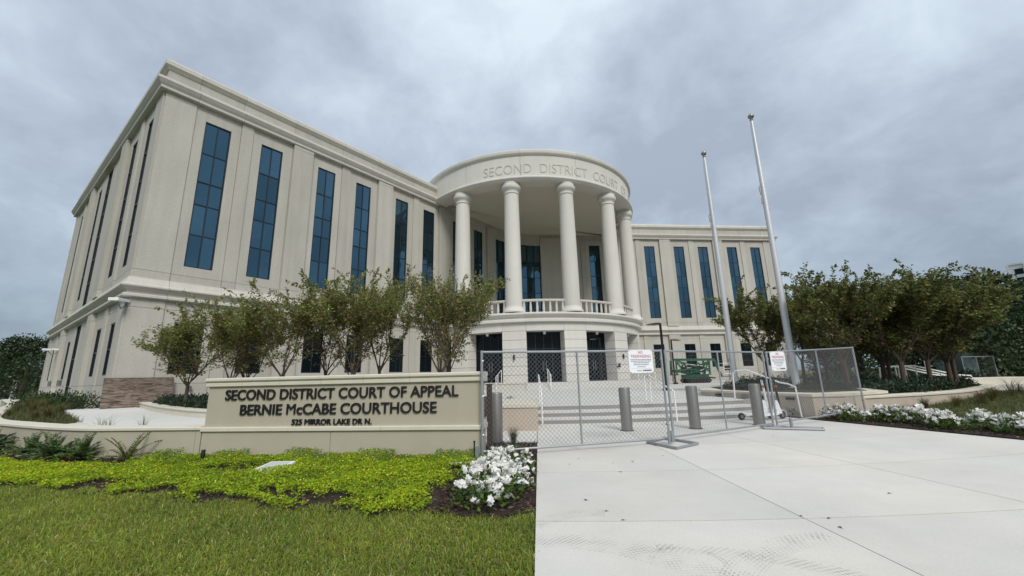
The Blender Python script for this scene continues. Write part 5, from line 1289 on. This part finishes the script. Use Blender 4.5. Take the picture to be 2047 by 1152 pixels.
# grass tufts
def tuft_mesh(seed, n, h, col, spread=0.35):
    rg = np.random.default_rng(seed); a = rg.uniform(0, 6.28, n); ln = h * rg.uniform(0.6, 1.2, n); r0 = rg.uniform(0, 0.08, n)
    base = np.stack([np.cos(a) * r0, np.sin(a) * r0, np.zeros(n)], 1); out = rg.uniform(0.1, spread * 2, n)
    mid = base + np.stack([np.cos(a) * out * ln * 0.35, np.sin(a) * out * ln * 0.35, ln * 0.6], 1); tip = base + np.stack([np.cos(a) * out * ln, np.sin(a) * out * ln, ln * 0.85], 1)
    s = np.stack([-np.sin(a), np.cos(a), np.zeros(n)], 1) * 0.006
    V = np.stack([base - s, base + s, mid + s * 0.8, mid - s * 0.8, tip + s * 0.15, tip - s * 0.15], 1).reshape(-1, 3); i = np.arange(n)[:, None] * 6
    F = np.concatenate([i + np.array([[0, 1, 2, 3]]), i + np.array([[3, 2, 4, 5]])], 0)
    return np_mesh('blades', V, F, M['grass'], vary(col, n, rg, 0.25, 6))
tufts = [tuft_mesh(71, 130, 0.55, (0.13, 0.12, 0.045)), tuft_mesh(72, 110, 0.5, (0.10, 0.11, 0.035)), tuft_mesh(73, 60, 0.75, (0.12, 0.10, 0.06), 0.5), tuft_mesh(74, 26, 0.6, (0.16, 0.16, 0.085), 0.6)]
crn = MB().lathe([(0.07, -0.05), (0.06, 0.03), (0.02, 0.05)], n=8).mesh('crown_base', M['soil'])
def tuft(x, y, z, i, s, lb, grp):
    root = empty('grass_tuft', (x, y, z), lb, 'grass tuft', grp); root.scale = (s, s, s); root.rotation_euler = (0, 0, rs.uniform(0, 6))
    for nm, me in (('blades', tufts[i]), ('crown_base', crn)):
        o = bpy.data.objects.new(nm, me); COL.objects.link(o); o.parent = root
tuft(-0.05, 9.15, 0, 1, 0.75, 'lone grass tuft beside the first bollard behind the fence', None)
for k in range(110):
    x, y = rs.uniform(-21, -12.6), rs.uniform(11, 18)
    if knoll(x, y) > 0.5 and y > np.interp(x, [-22, -15.7, -12.4, -11], [18.2, 12.9, 10.9, 10.2]): tuft(x, y, knoll(x, y) - 0.02, rs.randrange(2), rs.uniform(0.5, 0.85), 'yellowish grass tuft on the bank behind the left retaining wall', 'grass tufts on the left bank')
for x, y in ((-9.7, 9.85), (-9.35, 9.7), (-8.2, 9.3)): tuft(x, y, PZ - 0.05, 3, 0.6, 'thin wispy grass tuft just behind the low wall in front of the footpath', 'wispy grass tufts by the footpath')
for k in range(9):
    t = rs.random(); x = 11.8 + 8.6 * t; y = 12.6 + 3.6 * t ** 1.3 + rs.uniform(-0.5, 0.1)
    tuft(x, y, max(0, berm(x, y)) - 0.02, rs.choice((0, 2)), rs.uniform(0.6, 0.95), 'dry grass tuft at the foot of the curved garden wall', 'dry tufts at the garden wall')

# white flowers: foliage mound with single blossoms
def blossom_mesh(seed):
    """three five-petalled florets, each a gently cupped star"""
    rg = np.random.default_rng(seed); V = []; F = []
    for c in range(3):
        off = rg.normal(0, 0.024, 3); off[2] = rg.uniform(-0.008, 0.016); til = rg.normal(0, 0.35, 2); r0 = rg.uniform(0.023, 0.030); n0 = len(V); V.append(off + np.array([0, 0, -0.003]))
        for k in range(15):
            a = 2 * math.pi * k / 15; r_ = r0 * (0.66 if k % 3 == 0 else 1.0); x, y = r_ * math.cos(a), r_ * math.sin(a)
            V.append(off + np.array([x, y, 0.006 + til[0] * x + til[1] * y + rg.normal(0, 0.0015)]))
        F += [(n0, n0 + 1 + k, n0 + 1 + (k + 1) % 15) for k in range(15)]
    return np_mesh('blossom', np.array(V), np.array(F), M['petal'], vary((0.84, 0.83, 0.80), len(V), rg, 0.05, 1, 0.02))
blos = [blossom_mesh(k) for k in range(3)]
fl_fol = [shrub_proto(81 + k, 0.22, 0.34, 150, 0.055, (0.075, 0.13, 0.022)) for k in range(3)]
def flower(x, y, z, s, nb, lb, grp):
    root = empty('white_flower', (x, y, z), lb, 'flower', grp); root.scale = (s, s, s); root.rotation_euler = (0, 0, rs.uniform(0, 6))
    o = bpy.data.objects.new('foliage', rs.choice(fl_fol)); COL.objects.link(o); o.parent = root
    for k in range(nb):
        a = rs.uniform(0, 6.28); e = rs.uniform(0.25, 1.5); r_ = rs.uniform(0.9, 1.12)
        b = bpy.data.objects.new('blossom', rs.choice(blos)); COL.objects.link(b); b.parent = root
        b.location = (math.cos(a) * math.cos(e) * 0.18 * r_, math.sin(a) * math.cos(e) * 0.18 * r_, math.sin(e) * 0.24 * r_ + 0.01)
        b.rotation_euler = (rs.gauss(0, 0.4) + 0.35 * math.sin(a), rs.gauss(0, 0.4) - 0.35 * math.cos(a), rs.uniform(0, 6)); q = rs.uniform(0.85, 1.3); b.scale = (q, q, q)
NEARF = [(-0.72, 4.95), (-0.45, 4.85), (-0.25, 5.05), (-0.62, 5.25), (-0.36, 5.35), (-0.12, 5.3), (-0.72, 5.6), (-0.48, 5.7), (-0.2, 5.65), (0.02, 5.6), (-0.62, 6.0), (-0.35, 6.05), (-0.1, 6.0), (-0.45, 6.4), (-0.2, 6.35), (0.06, 6.3), (-0.1, 6.8), (-0.35, 6.9), (0.12, 6.75)]
for x, y in NEARF: flower(x * 0.86 + 0.02 + rs.uniform(-0.04, 0.04), y, 0.0, rs.uniform(0.88, 1.15), rs.randint(16, 24), 'white vinca plant in the clump at the near left corner of the pavement', 'white flowers at the left corner of the pavement')
for k in range(40):
    r_ = 20.9 + k * 0.185 + rs.uniform(-0.1, 0.1); q = arc_pt(r_, 16.3 + rs.uniform(0, 2.6) * (1.0 if k > 4 else 0.3))
    flower(q[0] + 0.05, q[1], 0.03, rs.uniform(1.05, 1.5), rs.randint(15, 22), 'white vinca plant in the long bed at the right edge of the pavement', 'white flowers along the right edge of the pavement')
for k in range(12):
    flower(20.4 + rs.uniform(0, 3.5), 15.2 + rs.uniform(0, 1.8), 0.25, 1.2, 9, 'distant white flowering plant on the bank beyond the garden wall', 'white flowers beyond the garden wall')

# ------------------------------------------------------------------ turf and ground cover
EX = np.array([-14, -10.5, -7.9, -4.9, -2.52, -0.72, 0.2]); EY = np.array([8.0, 7.25, 6.63, 5.83, 5.1, 4.72, 4.70])
WX = np.array([-16.0, -12.4, -9.45, -7.9, -6.31, -0.62]); WY = np.array([12.5, 10.3, 8.95, 8.65, 8.5, 7.74])
def blades(n, xr, yr, edge_fn, hmin, hmax, wd, cols, rg, mask=None):
    x = rg.uniform(*xr, n); y = yr[0] + (yr[1] - yr[0]) * rg.random(n) ** 1.35
    k = edge_fn(x, y); x, y = x[k], y[k]; n = len(x)
    patch = 0.5 + 0.5 * np.sin(x * 2.1 + 1.3 * np.sin(y * 1.7)) * np.sin(y * 2.6 + 0.8 * np.sin(x * 2.9))
    ln = rg.uniform(hmin, hmax, n) * (0.8 + 0.35 * patch); a = rg.uniform(0, 6.28, n); out = np.abs(rg.normal(0.95, 0.55, n))
    base = np.stack([x, y, np.full(n, -0.05)], 1); u = np.stack([np.cos(a), np.sin(a), np.zeros(n)], 1)
    mid = base + u * (out * ln * 0.35)[:, None]; mid[:, 2] += ln * 0.65
    tip = base + u * (out * ln * 1.0)[:, None]; tip[:, 2] += ln * np.clip(1.0 - 0.35 * out, 0.3, 1)
    f = rg.uniform(0, 6.28, n); s = np.stack([np.cos(f), np.sin(f), np.zeros(n)], 1) * (wd * rg.uniform(0.7, 1.3, n))[:, None] * 0.5
    V = np.stack([base - s, base + s, mid + s * 0.9, mid - s * 0.9, tip + s * 0.12, tip - s * 0.12], 1).reshape(-1, 3); i = np.arange(n)[:, None] * 6
    F = np.concatenate([i + np.array([[0, 1, 2, 3]]), i + np.array([[3, 2, 4, 5]])], 0)
    c = np.array(cols[0])[None] * patch[:, None] + np.array(cols[1])[None] * (1 - patch[:, None]); dry = rg.random(n) < 0.07; c[dry] = cols[2]
    return np_mesh('lawn', V, F, M['grass'], vary(c, n, rg, 0.22, 6))
left_edge = lambda y: 2.6 + (33 - y) * math.tan(R(-5.08))
lawn_fn = lambda x, y: (y < np.interp(x, EX, EY) + 0.10 * np.sin(x * 5) + 0.06 * np.sin(x * 13)) & (x < 0.105 + 0.0598 * (y - 3.27) + 0.012 * np.sin(y * 40))
gcol = ((0.30, 0.35, 0.055), (0.22, 0.275, 0.045), (0.46, 0.42, 0.19))
rg1 = np.random.default_rng(101)
link('lawn', blades(260000, (-11, 0.3), (2.3, 7.8), lawn_fn, 0.03, 0.085, 0.0065, gcol, rg1), kind='stuff')
lawn2 = link('lawn', blades(16000, (-11, 0.3), (-4, 2.4), lawn_fn, 0.05, 0.10, 0.01, gcol, rg1), kind='stuff')

def cover_mesh(n, rg):
    x = rg.uniform(-15, -0.15, n); y = rg.uniform(4.4, 11.5, n)
    lo = np.interp(x, EX, EY) + 0.10 * np.sin(x * 5) + 0.06 * np.sin(x * 13); hi = np.interp(x, WX, WY)
    nz = np.sin(x * 3.1 + 2 * np.sin(y * 2.3)) * np.sin(y * 4.1 + 1.7 * np.sin(x * 1.9)); nz2 = np.sin(x * 9 + 3 * np.sin(y * 7)) * np.sin(y * 11 + 2 * np.sin(x * 6))
    bare = ((y - lo < 0.45 + 0.2 * nz2) & (nz + 0.35 * nz2 > 0.05) & (x > -6.5) & (x < -1.6)) | ((np.hypot((x + 4.6) / 0.7, (y - 7.3) / 0.28) < 1) & (nz2 > -0.3))
    palm = (y > hi - 0.75) & (x < -7.1) & (nz2 > -0.75)
    fl = (x > -1.05 - 0.25 * nz2) & (y < 6.9)
    k = (y > lo - 0.05) & (y < hi - 0.02) & ~bare & ~palm & ~fl & (x < -0.5 - 0.1 * nz2)
    x, y, nz, nz2, lo, hi = x[k], y[k], nz[k], nz2[k], lo[k], hi[k]; n = len(x)
    clump = 0.035 + 0.05 * (nz * 0.5 + 0.5) + 0.05 * (nz2 * 0.5 + 0.5) + 0.10 * np.exp(-((hi - y) / 0.35) ** 2) * (np.sin(x * 4.3) > 0.1)
    z = clump * rg.random(n) ** 0.5 - 0.02
    P = np.stack([x, y, z], 1); D = rg.normal(0, 1, (n, 3)); D[:, 2] = np.abs(D[:, 2]) * 0.35 - 0.05
    ln = rg.uniform(0.022, 0.042, n); V, F = leaf_quads(P, D, ln, ln * 0.62, rg)
    t = np.clip(0.5 + 0.35 * nz + 0.25 * nz2 + 0.2 * np.exp(-((y - lo) / 0.8) ** 2) - 0.5 * np.exp(-((hi - y) / 0.4) ** 2), 0, 1)[:, None]
    c = np.array([[0.40, 0.50, 0.022]]) * t + np.array([[0.18, 0.285, 0.026]]) * (1 - t)
    return np_mesh('ground_cover', V, F, M['cover'], vary(c, n, rg, 0.2)), x, y, clump
rg2 = np.random.default_rng(202)
gm, gx, gy, gz = cover_mesh(420000, rg2)
link('ground_cover', gm, kind='stuff')
idx = rg2.choice(len(gx), 1300, replace=False); n = len(idx); P = np.stack([gx[idx], gy[idx], gz[idx] + 0.012], 1)
Dd = rg2.normal(0, 1, (n, 3)); Dd[:, 2] = 0.15; V, F = leaf_quads(P, Dd, np.full(n, 0.022), np.full(n, 0.022), rg2)
link('yellow_blossoms', np_mesh('yellow_blossoms', V, F, M['petal'], vary((0.62, 0.58, 0.06), n, rg2, 0.1)), kind='stuff')
link('cover_soil', MB().prism([(-14, 8.0), (-10.5, 7.2), (-7.9, 6.6), (-4.9, 5.8), (-2.52, 5.05), (-1.0, 4.72), (-0.62, 7.8), (-6.31, 8.6), (-9.45, 9.1), (-12.4, 10.5), (-15.7, 12.5)], -0.09, -0.035).mesh('cover_soil', M['mulch']), kind='structure')
# bark chips on the mulch
def chips(n, fn, xr, yr, z, rg):
    x = rg.uniform(*xr, n); y = rg.uniform(*yr, n); k = np.array([fn(a, b) for a, b in zip(x, y)]); x, y = x[k], y[k]; n = len(x)
    D = rg.normal(0, 1, (n, 3)); D[:, 2] *= 0.25; ln = rg.uniform(0.03, 0.08, n); V, F = leaf_quads(np.stack([x, y, np.full(n, z)], 1), D, ln, ln * 0.35, rg)
    return np_mesh('bark_chips', V, F, M['leaf_dark'], vary((0.055, 0.034, 0.024), n, rg, 0.45))
mb_poly = [edge_pt(9.25, -0.03), edge_pt(7, -0.03), edge_pt(4.72, -0.03), (-0.9, 4.75), (-1.1, 6.6), (-0.6, 9.3)]
ms_poly = edge + [(13, 5), (11.8, 8.4), (11.2, 10.6), (9.7, 12.2)]
cvp = [(-6.6, 6.1), (-2, 4.8), (-1.5, 5.6), (-4, 7.6), (-6.6, 8.2), (-12, 10.2), (-13, 9.6)]
link('bark_chips', chips(9000, lambda a, b: in_poly(a, b, mb_poly), (-1.2, 0.7), (4.4, 9.4), -0.004, rg2), kind='stuff')
link('bark_chips', chips(9000, lambda a, b: in_poly(a, b, ms_poly), (8.4, 13), (4, 12.4), 0.028, rg2), kind='stuff')
link('bark_chips', chips(14000, lambda a, b: in_poly(a, b, cvp), (-13, -1.4), (4.7, 10.2), -0.022, rg2), kind='stuff')
link('grove_bed', MB().prism([(13.0, 19.4), (19.6, 20.35), (21.5, 20.4), (27, 23), (31, 28), (31, 31), (13.5, 27.5)], 0.3, PZ + 0.02).mesh('grove_bed', M['soil']), kind='structure')
# turf on the right berm, left bank and beyond
def bank(n, xr, yr, zf, keep, col, rg, h=(0.08, 0.2), w=0.012, name='bank_grass'):
    x = rg.uniform(*xr, n); y = rg.uniform(*yr, n); k = np.array([keep(a, b) for a, b in zip(x, y)]); x, y = x[k], y[k]; n = len(x); z = np.array([zf(a, b) for a, b in zip(x, y)]) - 0.01
    a = rg.uniform(0, 6.28, n); ln = rg.uniform(*h, n); base = np.stack([x, y, z], 1); tip = base + np.stack([np.cos(a) * ln * 0.6, np.sin(a) * ln * 0.6, ln * 0.8], 1); s = np.stack([-np.sin(a), np.cos(a), np.zeros(n)], 1) * w * 0.5
    V = np.stack([base - s, base + s, tip + s * 0.2, tip - s * 0.2], 1).reshape(-1, 3); F = np.arange(4 * n).reshape(n, 4)
    c = np.array(col)[rg.integers(0, len(col), n)]
    return link(name, np_mesh(name, V, F, M['grass'], vary(c, n, rg, 0.25)), kind='stuff')
gw_poly = [(9.3, 12.1), (11.6, 12.85), (13.3, 13.4), (15.6, 14.4), (18.5, 16.3), (20.6, 17.9), (21.2, 18.9), (20.9, 19.9), (15, 30), (5, 30)]
bank(60000, (11, 30), (8, 20), berm, lambda a, b: not in_poly(a, b, gw_poly) and not in_poly(a, b, ms_poly), ((0.085, 0.10, 0.028), (0.12, 0.115, 0.04), (0.07, 0.10, 0.024)), rg2)
bank(34000, (-24, -11.5), (10.9, 19.8), knoll, lambda a, b: knoll(a, b) > 0.44 and not in_poly(a, b, pth) and b > np.interp(a, [-22, -15.7, -12.4, -11], [18.1, 12.75, 10.8, 10.1]), ((0.10, 0.10, 0.035), (0.13, 0.12, 0.05), (0.07, 0.09, 0.025)), rg2)

# fallen leaves on the paving
fl_me = np_mesh('blade', np.array([(0, 0, 0.004), (0.03, 0.016, 0.012), (0.062, 0, 0.006), (0.03, -0.016, 0.012)]), np.array([(0, 1, 2, 3)]), M['leaf_dark'], vary((0.03, 0.022, 0.016), 1, rng))
st_me = MB().tube([(0, 0, 0.004), (-0.02, 0.003, 0.006)], 0.0015, 4).mesh('leaf_stem', M['bark'])
for x, y in ((1.05, 7.35), (1.5, 6.35), (0.85, 6.9), (1.9, 7.0), (1.55, 6.95), (2.55, 7.45), (0.8, 5.0), (0.95, 4.62), (1.05, 4.35), (2.75, 4.33), (3.0, 4.27), (4.25, 5.0), (6.6, 4.9), (2.9, 4.0), (5.6, 9.3), (3.3, 9.6), (1.7, 9.9), (5.5, 9.0), (2.0, 11.4)):
    root = empty('fallen_leaf', (x, y, 0.001), 'small dark fallen leaf lying on the pale pavement', 'leaf', 'fallen leaves on the pavement'); root.rotation_euler = (0, 0, rs.uniform(0, 6)); q = rs.uniform(0.5, 0.9); root.scale = (q, q, q)
    for nm, me in (('blade', fl_me), ('leaf_stem', st_me)):
        o = bpy.data.objects.new(nm, me); COL.objects.link(o); o.parent = root

# ------------------------------------------------------------------ distant white tower
tw = empty('white_tower', (160, 125, 0), 'distant white high rise with small dark windows at the right edge', 'tower')
tO = Vector((152.6, 120.5)); tU = Vector((0.53, -0.85)).normalized(); tN = Vector((tU.y, -tU.x)); tS = -tN
wallw = mat_mottled('tower_render', (0.62, 0.63, 0.64), amt=0.04, bump=0)
def tbox(u0, u1, d0, d1, z0, z1, nm, mat_, par=tw):
    m = MB(); P = lambda u, d, z: (tO.x + tU.x * u - tN.x * d, tO.y + tU.y * u - tN.y * d, z)
    m.hexa([P(u0, d0, z0), P(u1, d0, z0), P(u1, d1, z0), P(u0, d1, z0), P(u0, d0, z1), P(u1, d0, z1), P(u1, d1, z1), P(u0, d1, z1)]); return link(nm, m.mesh(nm, mat_), par)
tbox(0, 26, 0, 16, 0, 31, 'wall', wallw); tbox(6, 16, 3, 12, 31.01, 35, 'roof_house', wallw); tbox(-0.2, 26.2, -0.2, 16.2, 31.0, 31.5, 'parapet', wallw)
tw_pane = None
for r_ in range(9):
    for c_ in range(7):
        tbox(1.0 + c_ * 3.5, 2.7 + c_ * 3.5, -0.06, 0.02, 28.0 - r_ * 2.7, 29.7 - r_ * 2.7, 'window', M['glass_dark'])
for k in range(8): tbox(3.0 + k * 3.5 - 3.5, 3.5 + k * 3.5 - 3.5, -0.5, -0.07, 4, 31, 'fin', wallw)
